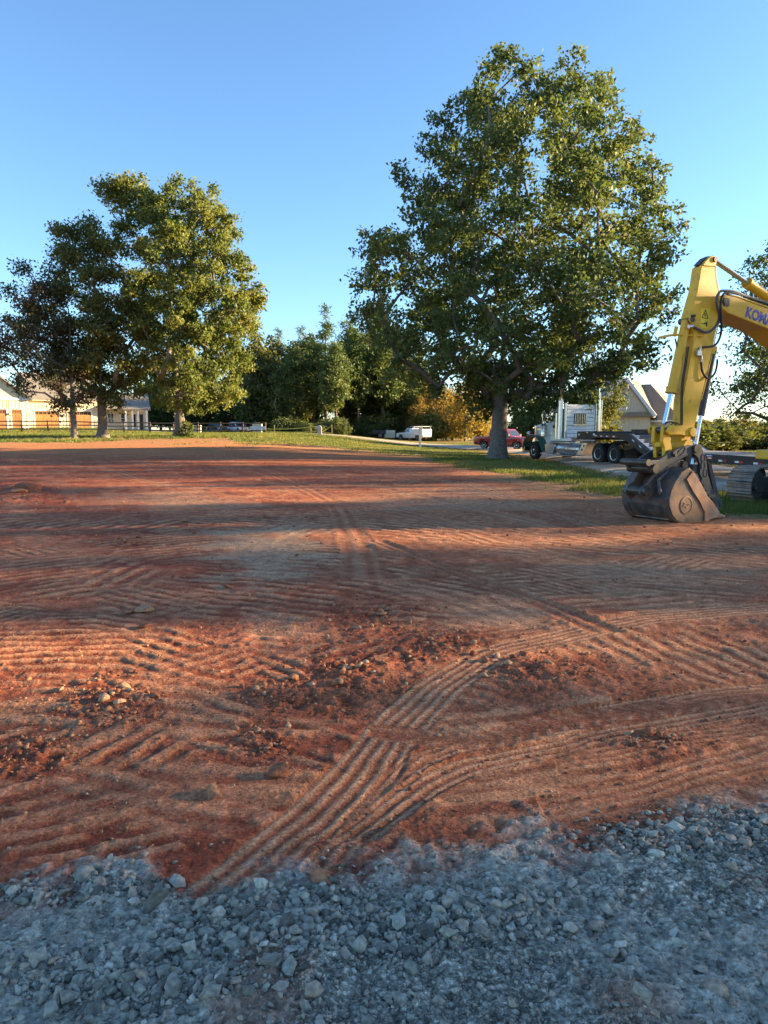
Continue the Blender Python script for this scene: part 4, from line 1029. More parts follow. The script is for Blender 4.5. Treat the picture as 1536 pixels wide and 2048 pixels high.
# ---- house on the right behind the lorry
def house():
    Y0 = 72.0
    g0 = at_depth(1160, 862, Y0 + 3.4); g1_ = at_depth(1362, 862, Y0 - 2.0); d = g1_ - g0
    base = tz(g0.x, g0.y) - .3
    fr = Frame((g0.x, g0.y, base), (d.x, d.y)); px = lambda x, y, v=0: fr.px(x, y, v)
    t = thing('house', 'cream gabled house with tan shingle roof and cupola behind the lorry', 'house', (g0.x, g0.y, base))
    Ln = px(1362, 862)[0]
    H = lambda z: z - base
    ez = px(1300, 836)[1]; 
    MB().box(fr, 0, Ln - .4, -9, 0, 0, ez).build('wall', CREAM, t)
    # main roof: ridge along the front, hipped at the right end
    rz = px(1285, 771, -4.5)[1]; rs0 = px(1150, 771, -4.5)[0]; rs1 = px(1303, 771, -4.5)[0]
    o = .5
    A = fr(-o, o, ez - .25); B = fr(Ln - .4 + o, o, ez - .25); Cc = fr(Ln - .4 + o, -9 - o, ez - .25); D = fr(-o, -9 - o, ez - .25); E = fr(.3, -4.5, rz); F_ = fr(rs1, -4.5, rz)
    m = MB(); m.add([A, B, Cc, D, E, F_], [(0, 1, 5, 4), (1, 2, 5), (2, 3, 4, 5), (3, 0, 4), (3, 2, 1, 0)])
    ro = m.build('roof', ROOFT, t)
    MB().tube([E + Vector((0, 0, .02)), F_ + Vector((0, 0, .02))], .09, 6).build('ridge_cap', ROOFT, ro)
    MB().box(fr, -o, Ln - .4 + o, o + .002, o + .10, ez - .42, ez - .24).build('gutter', WHITE, t)
    MB().box(fr, -.1, Ln - .4, .0, .05, ez - .75, ez - .42).build('frieze_board', WHITE, t)
    # front gable
    ga = px(1249, 757, 1.6); gr = px(1308, 834, 1.6); half = gr[0] - ga[0]; gl = ga[0] - half
    MB().prism(fr, [(gl + .5, gr[1] + .25), (gr[0] - .5, gr[1] + .25), (ga[0], ga[1] - .35)], -4.4, 1.2).build('gable_wall', CREAM, t)
    MB().box(fr, gl + .5, gr[0] - .5, 0.0, 1.195, 0, gr[1] + .2).build('bay_wall', CREAM, t)
    rf = MB(); rf.strip(fr, [gr, ga], .14, -4.6, 1.75); rf.strip(fr, [ga, (gl, gr[1])], .14, -4.6, 1.75)
    rf.build('gable_roof', ROOFT, t)
    rk = MB(); rk.strip(fr, [(gr[0], gr[1] - .02), (ga[0], ga[1] - .02)], -.34, 1.62, 1.74); rk.strip(fr, [(ga[0], ga[1] - .02), (gl, gr[1] - .02)], -.34, 1.62, 1.74)
    rk.build('rake_board', WHITE, t)
    MB().prism(fr, [(gl + .2, gr[1] + .05), (gr[0] - .2, gr[1] + .05), (gr[0] - .35, gr[1] + .5), (gl + .35, gr[1] + .5)], 1.2, 1.66).build('skirt_roof', ROOFT, t)
    battens(fr, gl + .5, gr[0] - .5, 1.195, .1, gr[1] - .1, .45, t, CREAM)
    battens(fr, gr[0], Ln - .4, 0, .1, ez - .8, .45, t, CREAM)
    sash(fr, ga[0] - .45, ga[0] + .45, gr[1] + .9, gr[1] + 2.2, 1.2, t); sash(fr, Ln - 2.4, Ln - 1.3, .9, 2.3, .03, t)
    # cross roof on the left with cupola
    cz = px(1205, 753, -2)[1]; c0 = px(1168, 753, -2)[0]; c1 = px(1240, 753, -2)[0]; e0 = px(1185, 797, .5)[1]
    m = MB(); m.strip(fr, [(c0, 0), (c0 + .01, .01)], .01, 0, .01); m = MB()
    a = [fr(c0 - 2.2, .6, e0), fr(c1, .6, e0), fr(c1, -4, cz), fr(c0 - .5, -4, cz)]
    m.add(a + [p - Vector((0, 0, .16)) for p in a], [(0, 1, 2, 3), (7, 6, 5, 4), (0, 4, 5, 1), (1, 5, 6, 2), (2, 6, 7, 3), (3, 7, 4, 0)])
    m.build('cross_roof', ROOFG, t)  # darker shingle than the main roof paints in this slope's shade
    k0 = px(1172, 745, -4)[0]; k1 = px(1212, 745, -4)[0]; kz = px(1190, 742, -4)[1]; kt = px(1190, 728, -4)[1]
    cu = MB().box(fr, k0 + .5, k1 - .5, -4.8, -3.2, cz - .3, kz).build('cupola', WHITE, t)
    c = fr((k0 + k1) / 2, -4, 0); hw = (k1 - k0) / 2
    cr = [fr(k0, -4 + hw, kz), fr(k1, -4 + hw, kz), fr(k1, -4 - hw, kz), fr(k0, -4 - hw, kz), fr((k0 + k1) / 2, -4, kt + .5)]
    MB().add(cr, [(0, 1, 4), (1, 2, 4), (2, 3, 4), (3, 0, 4), (3, 2, 1, 0)]).build('cupola_roof', ROOFG, cu)
    # downpipe
    s = px(1281, 850)[0]
    MB().tube([fr(s + .35, .45, ez - .4), fr(s + .1, .1, ez - .9), fr(s, .06, ez - 1.1), fr(s, .06, .1)], .05, 6).build('downpipe', WHITE, t)
house()

# ================================================================== FENCE, POSTS, TAPE
FENCE = mat('weathered_fence_board', (.16, .105, .07), rough=.9, scale=5, var=.3)
POSTW = mat('pale_timber', (.36, .32, .26), rough=.85, var=.2)
TAPE = mat('yellow_tape', (.62, .55, .10), rough=.5)
CABW = mat('cream_cabinet', (.60, .55, .42), rough=.6, var=.06)
def fence():
    ends = [(-40, 84.0), (-30, 84.0), (44, 84.5), (96, 85), (147, 85.5), (205, 86), (248, 86.5), (300, 87), (347, 87.5), (396, 87.5), (441, 87.5), (486, 88), (531, 88)][1:]
    P = []
    for x, Yd in ends:
        q = at_depth(x, 862, Yd); P.append(Vector((q.x, Yd, tz(q.x, Yd))))
    t = thing('rail_fence', 'weathered brown three-rail board fence in front of the garages', 'fence', P[0])
    for p in P:
        w = .075
        MB().box(WORLD, p.x - w, p.x + w, p.y - w, p.y + w, p.z - .3, p.z + 1.38).build('post', FENCE, t, bevel=.01)
    for a, b in zip(P, P[1:]):
        d = (b - a); fr = Frame(a, (d.x, d.y)); Ln = math.hypot(d.x, d.y)
        for z in (.3, .75, 1.18):
            m = MB(); dz = b.z - a.z; j = random.uniform(-.03, .03)
            m.prism(fr, [(-.06, z + j), (Ln + .06, z + dz + j), (Ln + .06, z + .14 + dz + j), (-.06, z + .14 + j)], .079, .115); m.build('rail', FENCE, t)
fence()
def simple_box(name, label, cat, x, ybase, Yd, w, h, material, dep=.5, parts=None, group=None):
    q = at_depth(x, ybase, Yd); t = thing(name, label, cat, (q.x, q.y, q.z), group)
    fr = Frame(q, (1, 0)); return t, fr
q = at_depth(515, 868, 91.0); t = thing('utility_cabinet', 'cream utility cabinet with a rounded lid behind the end of the rail fence', 'cabinet', q); fr = Frame(q, (1, .05))
MB().box(fr, -.55, .55, -.4, .4, -.5, 1.0).build('body', CABW, t, bevel=.03); MB().prism(fr, [(-.6, 1.0), (.6, 1.0), (.6, 1.25), (.35, 1.42), (-.3, 1.42), (-.6, 1.2)], -.44, .44).build('lid', CABW, t, bevel=.03)
MB().box(fr, -.03, .03, .4, .43, .3, .7).build('handle', DARKM, t)
SIGNW = mat('pale_sign_board', (.62, .66, .68), rough=.6)
q = at_depth(516, 860, 87.6); t = thing('sign_board', 'long pale blank board fixed to the end of the rail fence', 'sign', q); fr = Frame(q, (1, .02))
for k in range(2): MB().box(fr, -.92 + .93 * k, .0 + .93 * k - .01, .02, .06, .02, .46).build('panel', SIGNW, t)
MB().box(fr, -.95, .95, -.03, .018, .2, .28).build('batten', FENCE, t)
q = at_depth(395, 858, 92); t = thing('meter_box', 'small cream box standing behind the fence beside the broad oak', 'box', q); fr = Frame(q, (1, 0))
MB().box(fr, -.45, .45, -.2, .2, -1.2, .35).build('cabinet', CABW, t, bevel=.02); MB().prism(fr, [(-.5, .35), (.5, .35), (.42, .48), (-.42, .48)], -.25, .25).build('cap', CABW, t)
# gate pillar, stakes and tape
q = at_depth(640, 873, 84.0); q.z = tz(q.x, q.y); t = thing('pillar', 'short pale stone gate pillar with a rounded top where the tape ends', 'pillar', q); fr = Frame(q, (1, 0))
MB().prism(fr, [(-.28, -.2), (.2, -.2), (.2, .95), (.1, 1.1), (-.12, 1.16), (-.5, 1.05), (-.5, .75), (-.28, .7)], -.22, .22).build('shaft', mat('pale_stone', (.50, .47, .42), rough=.9, var=.2), t, bevel=.03)
MB().box(fr, -.35, .3, -.28, .28, -.2, .12).build('plinth', mat('pale_stone', (.5, .47, .42)), t, bevel=.02)
stk = []
for (x, Yd, h, lab) in [(549, 88, 1.0, 'short timber stake carrying tape near the utility cabinet'), (622, 85, .75, 'short timber stake just left of the pale gate pillar'), (664, 84, 1.35, 'thin timber stake on the drive side of the gate pillar')]:
    q = at_depth(x, 862, Yd); q.z = tz(q.x, q.y); t = thing('stake', lab, 'stake', q); fr = Frame(q, (1, .3))
    MB().prism(fr, [(-.035, -.3), (.035, -.3), (.035, h), (0, h + .05), (-.035, h)], -.03, .03).build('shaft', POSTW, t); MB().box(fr, -.05, .05, -.045, .045, h - .14, h - .08).build('tape_wrap', TAPE, t); stk.append(q + Vector((0, 0, h)))
t0 = at_depth(531, 862, 88); t0.z = tz(t0.x, 88) + .55
pil = at_depth(640, 862, 84); pil.z = tz(pil.x, 84)
def ribbon(name, label, a, b, sag=.12):
    n = 10; pts = [a + (b - a) * (i / n) - Vector((0, 0, sag * math.sin(math.pi * i / n))) for i in range(n + 1)]; m = MB(); vs = []; fs = []
    for i, p in enumerate(pts): vs += [p + Vector((0, -.01, .045)), p + Vector((0, .012, -.045))]
    for i in range(n): fs.append((2 * i, 2 * i + 2, 2 * i + 3, 2 * i + 1))
    tag(m.add(vs, fs).build(name, TAPE, None), label, 'tape')
ribbon('barrier_tape', 'upper strand of yellow tape from the fence end to the pillar', t0 + Vector((0, -.1, 0)), pil + Vector((-.5, -.2, 1.02)))
ribbon('barrier_tape', 'lower strand of yellow tape from the fence end to the pillar', t0 + Vector((0, -.1, -.25)), pil + Vector((-.3, -.25, .45)))
ribbon('barrier_tape', 'tape rising from the pillar to the thin stake', pil + Vector((.25, -.05, .35)), stk[2] + Vector((0, -.05, -.1)), .03)
ribbon('barrier_tape', 'tape running level from the pillar to the thin stake', pil + Vector((.25, -.1, .42)), stk[2] + Vector((0, -.1, -1.0)), .03)
q = at_depth(840, 893, 66.0); q.z = tz(q.x, q.y); t = thing('marker_post', 'tall square pale post standing in the grass beside the drive', 'post', q); fr = Frame(q, (1, .2))
PW = mat('greyed_white_post', (.52, .52, .48), rough=.85, var=.15)
MB().box(fr, -.09, .09, -.09, .09, -.3, 1.72).build('shaft', PW, t, bevel=.008); MB().prism(fr, [(-.12, 1.72), (.12, 1.72), (.12, 1.78), (0, 1.86), (-.12, 1.78)], -.12, .12).build('cap', PW, t)

# ================================================================== VEHICLES
TYRE = mat('tyre_rubber', (.022, .022, .023), rough=.85, dirt=(.10, .07, .05), dscale=5, damt=.35)
ALLOY = mat('alloy_wheel', (.55, .56, .57), rough=.3, metal=.9, var=.08)
CHROME = mat('chrome', (.72, .73, .74), rough=.12, metal=1.0, var=.03)
BLACKP = mat('black_plastic', (.02, .02, .021), rough=.5)
CARG = glass_mat('car_glass', (.03, .04, .045))
LAMP = mat('lamp_lens', (.75, .75, .72), rough=.15, spec=.8)
REDLAMP = mat('red_lens', (.45, .02, .015), rough=.2)
AMBER = mat('amber_lens', (.7, .25, .02), rough=.2)
def wheel(parent, c, axis, r, w, rim=.62, n=22, dual=False, name='wheel', holes=8, dish=.0):
    """tyre with shoulders, rim and hub; axis points outwards"""
    c = Vector(c); ax = Vector(axis).normalized(); off = WL[parent]
    wt = MB().lathe(c, ax, [(r * rim, -w / 2), (r * .90, -w / 2), (r * .985, -w * .38), (r, -w * .2), (r, w * .2), (r * .985, w * .38), (r * .90, w / 2), (r * rim * 1.04, w / 2), (r * rim, w * .42)], n).build('tyre', TYRE, parent, smooth=35)
    rm = MB().lathe(c, ax, [(r * rim, -w * .4), (r * rim, w * .46), (r * rim * .90, w * .44), (r * rim * .86, w * (.30 - dish)), (r * rim * .5, w * (.24 - dish)), (r * rim * .3, w * (.30 - dish)), (r * .16, w * (.42 - dish)), (.001, w * (.45 - dish))], n).build('rim', ALLOY, wt, smooth=35)
    a = ax.orthogonal().normalized(); b = ax.cross(a)
    for k in range(holes):
        th = 2 * math.pi * k / holes; p = c + (a * math.cos(th) + b * math.sin(th)) * r * rim * .66 + ax * w * (.27 - dish)
        MB().lathe(p, ax, [(r * .075, -.02), (r * .075, .012), (.001, .014)], 7).build('hand_hole', BLACKP, wt)
    return wt
def pickup(name, label, q, heading, paint, kind='bed', k=1.0):
    """s runs from the front bumper backwards; v towards the side the camera sees"""
    hx, hy = heading; s_ax = (-hx, -hy); f0 = Frame(q, s_ax)
    tocam = Vector((-q.x, -q.y, 0)); v = f0.v if f0.v.dot(tocam) > 0 else -f0.v
    fr = Frame(q, s_ax, v); t = thing(name, label, 'pickup' if kind != 'car' else 'car', q)
    P = mat(name + '_paint_' + str(len(MATS)), paint, rough=.28, var=.05, coat=.6, spec=.5); Wd = 1.92 * k
    L = 5.5 if kind != 'car' else 4.6; wb = (.95, 4.35) if kind != 'car' else (.9, 3.6)
    def arch(c): return [(c + .46 * math.cos(a), .42 + .46 * math.sin(a)) for a in [math.pi * (1 - i / 8) for i in range(9)]]
    if kind == 'car':
        top = [(0.05, .55), (.02, .72), (.5, .88), (1.3, .96), (4.0, 1.02), (4.5, .92), (4.58, .6), (4.5, .32)]
    else:
        top = [(0.02, .5), (0, .78), (.08, 1.02), (.9, 1.10), (1.55, 1.14), (5.42, 1.14), (5.5, 1.05), (5.48, .48), (5.3, .40)]
    poly = top + [(wb[1] + .47, .36)] + arch(wb[1])[::-1] + [(wb[1] - .47, .32), (wb[0] + .47, .32)] + arch(wb[0])[::-1] + [(wb[0] - .47, .36), (.1, .36)]
    body = MB().prism(fr, poly, -Wd + .02, -.02).build('body', P, t, bevel=.05, smooth=40)
    # cab as a tapered block
    if kind == 'car': c0, c1, c2, c3, zb, zt = 1.25, 4.25, 1.95, 3.75, .98, 1.46
    else: c0, c1, c2, c3, zb, zt = 1.5, 3.95, 2.15, 3.8, 1.10, 1.80
    if kind == 'service': c1, c3 = 3.5, 3.35
    ins = .16
    pts = [fr(c0, -.06, zb), fr(c1, -.06, zb), fr(c1, -Wd + .06, zb), fr(c0, -Wd + .06, zb), fr(c2, -ins, zt), fr(c3, -ins, zt), fr(c3, -Wd + ins, zt), fr(c2, -Wd + ins, zt)]
    cab = MB().hexa(pts).build('cab', P, t, bevel=.06, smooth=40)
    def side(s, z, e=.012):
        f = (z - zb) / (zt - zb); return fr(s, -.06 - (ins - .06) * f + e, z)
    def sidew(a, b, c, d, z0, z1, nm):
        vs = [side(a, z0), side(b, z0), side(c, z1), side(d, z1)]; vi = [p - fr.v * .03 for p in vs]
        MB().hexa(vi + vs).build(nm, CARG, cab)
    m0 = zb + .08; m1 = zt - .1; lerp = lambda a, b, z: a + (b - a) * (z - zb) / (zt - zb)
    mid = (c0 + c1) / 2 + .25
    sidew(lerp(c0, c2, m0) + .16, mid - .05, mid - .05, lerp(c0, c2, m1) + .14, m0, m1, 'side_window')
    if kind != 'service': sidew(mid + .05, lerp(c1, c3, m0) - .16, lerp(c1, c3, m1) - .12, mid + .05, m0, m1, 'side_window')
    e = .012
    ws = [(lerp(c0, c2, m0) - e, -.2, m0), (lerp(c0, c2, m0) - e, -Wd + .2, m0), (lerp(c0, c2, m1) - e, -Wd + .28, m1), (lerp(c0, c2, m1) - e, -.28, m1)]
    MB().hexa([fr(a + .03, b, c) for a, b, c in ws] + [fr(*p) for p in ws]).build('windscreen', CARG, cab)
    rw = [(lerp(c1, c3, m0) + e, -.25, m0), (lerp(c1, c3, m0) + e, -Wd + .25, m0), (lerp(c1, c3, m1) + e, -Wd + .3, m1), (lerp(c1, c3, m1) + e, -.3, m1)]
    MB().hexa([fr(a - .03, b, c) for a, b, c in rw] + [fr(*p) for p in rw]).build('rear_window', CARG, cab)
    for sv in (1, -1):
        for wbx in wb:
            c = fr(wbx, -.16 if sv > 0 else -Wd + .16, .385); wheel(t, c, fr.v * sv, .385, .26, .6, 18, holes=6)
        y0 = -.06 if sv > 0 else -Wd + .06
        MB().box(fr, lerp(c0, c2, m0) + .1, lerp(c0, c2, m0) + .22, y0, y0 + .17 * sv, zb + .06, zb + .26).build('mirror', BLACKP, t, bevel=.02)
        yl = -.12 if sv > 0 else -Wd + .12
        MB().box(fr, -.012, .1, yl, yl - .32 * sv, .72, .93).build('headlight', LAMP, t, bevel=.015); MB().box(fr, L - .1, L + .012, yl, yl - .16 * sv, .7, 1.02).build('tail_light', REDLAMP, t)
        for s0_ in ((mid - .45, mid + .6) if kind != 'service' else (mid + .2,)):
            MB().box(fr, s0_ + .18, s0_ + .36, -.022 if sv > 0 else -Wd - .008, .008 if sv > 0 else -Wd + .022, zb - .14, zb - .10).build('door_handle', P, t)
    MB().box(fr, -.02, .08, -.46, -Wd + .46, .66, .95).build('grille', BLACKP, t, bevel=.01)
    for kz in (.74, .82, .90): MB().box(fr, -.03, .0, -.48, -Wd + .48, kz - .012, kz + .012).build('grille_bar', CHROME, t)
    MB().box(fr, -.12, .04, -.04, -Wd + .04, .40, .60).build('front_bumper', CHROME if kind != 'car' else P, t, bevel=.03); MB().box(fr, L - .02, L + .14, -.04, -Wd + .04, .46, .64).build('rear_bumper', CHROME if kind != 'car' else P, t, bevel=.03)
    MB().box(fr, -.128, -.118, -Wd / 2 - .16, -Wd / 2 + .16, .43, .57).build('number_plate', WHITE, t)
    if kind == 'bed': MB().box(fr, c1 + .08, L - .1, -.1, -Wd + .1, 1.02, 1.142).build('bed_liner', BLACKP, t)
    if kind == 'service':
        bx = MB().box(fr, c1 + .05, L + .1, .03, -Wd - .03, .72, 1.62).build('service_body', P, t, bevel=.025)
        for a in range(3):
            s0_ = c1 + .12 + a * .64; MB().box(fr, s0_, s0_ + .58, .03, .045, .8 if a != 1 else 1.16, 1.56).build('locker_door', P, bx, bevel=.008)
        rk = MB(); 
        for s0_ in (c1 + .2, L - .1): rk.tube([fr(s0_, -.05, 1.62), fr(s0_, -.05, 2.0), fr(s0_, -Wd + .05, 2.0), fr(s0_, -Wd + .05, 1.62)], .03, 6)
        for vv in (-.05, -Wd + .05): rk.tube([fr(c1 - .6, vv, 2.03), fr(L + .1, vv, 2.03)], .03, 6)
        rk.build('ladder_rack', WHITE, t)
    return t, fr
def vloc(x, Yd):
    q = at_depth(x, 862, Yd); q.z = tz(q.x, q.y) + .02; return q
pickup('pickup_truck', 'red pickup facing the drive behind the big oak trunk', vloc(1052, 61.5), (.74, -.67), (.30, .018, .028), 'bed')
pickup('service_truck', 'white service pickup with ladder rack parked below the wood', vloc(792, 110), (-.70, .71), (.72, .72, .70), 'service')
pickup('pickup_truck', 'small white pickup parked beyond the rail fence', vloc(480, 113), (.62, -.78), (.70, .72, .74), 'bed')
pickup('parked_car', 'dark grey car parked beyond the fence beside the white pickup', vloc(438, 114), (.66, -.75), (.035, .04, .05), 'car')
def utility_trailer():
    q = vloc(745, 111); fr = Frame(q, (1, .1)); t = thing('utility_trailer', 'low dark flat trailer parked to the left of the white service pickup', 'trailer', q)
    D = mat('dark_trailer_steel', (.03, .03, .032), rough=.6)
    MB().box(fr, 0, 2.0, -.9, .9, .55, .75).build('deck', D, t, bevel=.02); MB().box(fr, .0, 2.0, .85, .9, .75, 1.15).build('side_rail', D, t); MB().box(fr, .0, 2.0, -.9, -.85, .75, 1.15).build('side_rail', D, t)
    MB().prism(fr, [(-.9, .55), (0, .6), (0, .7), (-.9, .62)], -.06, .06).build('drawbar', D, t)
    for v in (.98, -.98): wheel(t, fr(1.1, v, .36), fr.v * (1 if v > 0 else -1), .36, .22, .6, 14, holes=5)
    q = vloc(768, 112); fr = Frame(q, (1, .1)); t = thing('plywood_crate', 'pale cream site crate beside the low dark trailer', 'crate', q)
    MB().box(fr, 0, 1.7, -.6, .6, .1, 1.3).build('box', CABW, t, bevel=.02)
    for s in (.05, .8, 1.6): MB().box(fr, s, s + .1, .6, .63, .1, 1.3).build('batten', CABW, t)
    for s in (.2, 1.3): MB().box(fr, s, s + .12, -.6, .6, 0, .1).build('skid', FENCE, t)
utility_trailer()
# ================================================================== SEMI TRUCK
def semi():
    Fp = gnd(1065.5, 918.4); fr = Frame(Fp, (.291, -.957), (-.957, -.291, 0))
    t = thing('semi_tractor', 'white conventional day-cab road tractor with green front fender and ribbed rack behind the cab', 'lorry', Fp)
    W = 2.44
    WP = mat('white_truck_paint', (.80, .80, .79), rough=.35, var=.05, coat=.3, dirt=(.6, .57, .52), dscale=2.5, damt=.35)
    GRN = mat('green_fender_paint', (.008, .115, .085), rough=.3, coat=.5, var=.1)
    BLK = mat('black_chassis', (.018, .018, .02), rough=.6, var=.2)
    TANK = mat('polished_tank', (.62, .64, .66), rough=.28, metal=.85, var=.08)
    # chassis
    m = MB(); m.box(fr, -1.0, 9.0, -.85, -.75, .62, .90); m.box(fr, -1.0, 9.0, -W + .75, -W + .85, .62, .90)
    for s in (1.5, 3.4, 5.2, 7.0, 8.9): m.box(fr, s, s + .12, -W + .85, -.85, .66, .86)
    m.build('chassis', BLK, t)
    # hood: tapered nose
    vs = []; 
    secs = [(-.82, .62, .95, 1.96, .52), (-.74, .55, .92, 2.03, .50), (0, .45, .9, 2.09, .48), (.9, .36, .9, 2.14, .38), (1.5, .26, .9, 2.17, .28)]
    m = MB(); ring = 10
    for s, e, z0, z1, r in secs:
        pr = [(-e, z0), (-e, z1 - .18), (-e - .05, z1 - .08), (-e - .16, z1 - .02), (-e - .32, z1)]
        full = pr + [(-W - v, z) for v, z in pr[::-1]]
        vs += [fr(s, v, z) for v, z in full]
    n = len(full); fs = []
    for i in range(len(secs) - 1):
        for k in range(n): fs.append((i * n + k, i * n + (k + 1) % n, (i + 1) * n + (k + 1) % n, (i + 1) * n + k))
    fs += [tuple(range(n)), tuple(range((len(secs) - 1) * n + n - 1, (len(secs) - 1) * n - 1, -1))]
    hood = m.add(vs, fs).build('hood', WP, t, smooth=40)
    MB().box(fr, -.96, -.80, -.6, -W + .6, .85, 1.98).build('radiator_grille', CHROME, t, bevel=.04)
    for k in range(9): MB().box(fr, -.975, -.958, -.7 - k * .115, -.73 - k * .115, .95, 1.88).build('grille_bar', BLK, t)
    MB().box(fr, -.35, .15, -.47, -.445, 1.72, 1.78).build('hood_badge', CHROME, hood)
    MB().box(fr, -1.35, -1.1, .0, -W, .38, .78).build('front_bumper', CHROME, t, bevel=.04)
    # fenders
    arc = lambda r: [(r * math.cos(a), .53 + r * math.sin(a) * .98) for a in [math.pi * (.94 - .98 * i / 16) for i in range(17)]]
    for (v0, v1) in ((-.5, .03), (-W - .03, -W + .5)):
        path = [(-1.18, .62), (-1.12, .95), (-.9, 1.25), (-.5, 1.42), (.05, 1.44), (.45, 1.34), (.78, 1.1), (1.0, .8), (1.22, .5)]
        f = MB(); f.strip(fr, path, -.05, v0, v1); fo = f.build('front_fender', GRN, t, smooth=50)
        o2 = [(p[0] * .93, p[1] - .05) for p in path]
        vv = v1 if v1 > -.2 else v0
        edge = MB().tube([fr(s, vv, z - .02) for s, z in path], .045, 7).build('fender_lip', GRN, fo, smooth=60)
    MB().lathe(fr(-1.0, -.22, 1.5), fr.s * -1, [(.12, -.18), (.13, 0), (.001, .03)], 14).build('headlight', CHROME, t, smooth=40)
    MB().lathe(fr(-.55, -.1, 1.52), fr.v, [(.08, -.1), (.085, 0), (.001, .06)], 12).build('turn_lamp', REDLAMP, t, smooth=40)
    # cab
    cabp = [(1.5, 1.08), (3.0, 1.08), (3.0, 2.9), (2.3, 2.98), (1.78, 2.9), (1.5, 2.2)]
    cab = MB().prism(fr, cabp, -.24, -W + .24).build('cab', WP, t, bevel=.05, smooth=40)
    MB().prism(fr, [(1.66, 2.18), (2.32, 2.18), (2.32, 2.72), (1.9, 2.72)], -.238, -.215).build('side_window', CARG, cab, bevel=.004)
    MB().add([fr(1.49 + .01, -.34, 2.24), fr(1.5, -W + .34, 2.24), fr(1.755, -W + .36, 2.84), fr(1.755, -.36, 2.84), fr(1.46, -.34, 2.26), fr(1.46, -W + .34, 2.26), fr(1.72, -W + .36, 2.86), fr(1.72, -.36, 2.86)], [(0, 1, 2, 3), (7, 6, 5, 4), (0, 4, 5, 1), (1, 5, 6, 2), (2, 6, 7, 3), (3, 7, 4, 0)]).build('windscreen', CARG, cab)
    dr = MB().box(fr, 1.6, 2.36, -.238, -.218, 1.12, 2.15).build('door', WP, t, bevel=.006)
    INK = mat('black_lettering', (.015, .015, .015), rough=.6)
    # emblem and the lines of small print on the door
    e = MB(); c = (1.98, 1.93)
    e.lathe(fr(c[0] - .06, -.217, c[1] - .04), fr.v, [(.10, 0), (.10, .006), (.07, .007)], 14); e.lathe(fr(c[0] + .13, -.217, c[1] - .04), fr.v, [(.09, 0), (.09, .006), (.05, .007)], 14)
    e.prism(fr, [(c[0] + .02, c[1]), (c[0] + .1, c[1] + .02), (c[0] + .1, c[1] + .2), (c[0] + .05, c[1] + .2)], -.217, -.211)
    e.build('door_emblem', INK, dr)
    for k, (a, b) in enumerate([(1.82, 2.16), (1.80, 2.14), (1.86, 2.1), (1.84, 2.12)]):
        s = a
        while s < b: w = random.uniform(.03, .07); MB().box(fr, s, s + w, -.217, -.212, 1.70 - k * .1, 1.722 - k * .1).build('small_print', INK, dr); s += w + .03
    MB().box(fr, 1.66, 1.80, -.216, -.19, 1.5, 1.54).build('door_handle', CHROME, dr)
    MB().box(fr, 1.72, 2.4, -.3, -W + .3, 2.93, 3.0).build('cab_visor', WP, t, bevel=.02)
    for v in (-.6, -.95, -1.22, -1.5, -1.85): MB().prism(fr, [(1.82, 2.985), (1.98, 2.985), (1.94, 3.06), (1.86, 3.06)], v - .04, v + .04).build('marker_light', AMBER, t)
    MB().tube([fr(1.95, -.7, 3.0), fr(1.95, -.7, 3.07), fr(1.55, -.7, 3.1)], [.03, .035, .06], 8).build('air_horn', CHROME, t, smooth=40)
    # mirrors on brackets
    for v in (.12, -W - .12):
        vi = -.22 if v > 0 else -W + .22
        mr = MB().tube([fr(1.62, vi, 2.15), fr(1.38, v, 2.05), fr(1.38, v, 2.85), fr(1.75, vi, 2.86)], .018, 6).build('mirror_bracket', CHROME, t)
        MB().box(fr, 1.33, 1.42, v - .1, v + .1, 2.18, 2.74).build('mirror', CHROME, mr, bevel=.02)
    # air cleaner
    AM = mat('warm_lit_metal', (.66, .60, .48), rough=.22, metal=.95, var=.05)  # polished metal with a warm sunlit reflection put into its colour
    ac = MB().lathe(fr(1.16, -.02, 1.32), (0, 0, 1), [(.14, 0), (.19, .05), (.19, .66), (.15, .72), (.09, .76)], 18).build('air_cleaner', AM, t, smooth=40)
    MB().tube([fr(1.16, -.02, 2.06), fr(1.16, -.02, 2.42)], .085, 12).build('intake_stack', CHROME, ac, smooth=40)
    MB().lathe(fr(1.16, -.02, 2.42), (0, 0, 1), [(.09, 0), (.17, .05), (.17, .17), (.08, .22), (.001, .23)], 16).build('intake_cap', CHROME, ac, smooth=40)
    for z in (1.42, 1.62, 1.85): MB().lathe(fr(1.16, -.02, z), (0, 0, 1), [(.195, 0), (.2, .01), (.2, .04), (.195, .05)], 18).build('clamp_band', CHROME, ac, smooth=40)
    # stacks
    for i, (s, v, zt, r) in enumerate(((2.62, .02, 2.62, .085), (2.95, -.02, 3.35, .17))):
        st = MB().tube([fr(s, v, 1.2), fr(s, v, zt)], r, 14).build('exhaust_stack', AM if i == 0 else TANK, t, smooth=40)
        if i: MB().tube([fr(s, v, zt), fr(s, v, 3.8), fr(s + .15, v, 4.0)], .075, 10).build('exhaust_pipe', CHROME, st, smooth=40)
    st = MB().tube([fr(2.95, -W + .02, 1.2), fr(2.95, -W + .02, 3.35), fr(2.95, -W + .02, 3.36), fr(2.95, -W + .02, 4.0)], [.17, .17, .075, .075], 12).build('exhaust_stack', CHROME, t, smooth=40)
    # headache rack: ribbed white panel behind the cab, facing the trailer
    rk = MB().box(fr, 3.22, 3.27, -.12, -1.98, 1.25, 3.08).build('cab_rack', WP, t, bevel=.02)
    for k in range(8):
        z = 1.30 + k * .218
        MB().box(fr, 3.27, 3.325, -.17, -1.93, z, z + .185).build('rack_panel', WP, rk, bevel=.022)
    vt = MB().box(fr, 3.326, 3.34, -.62, -1.38, 2.02, 2.58).build('barred_window', BLK, rk)
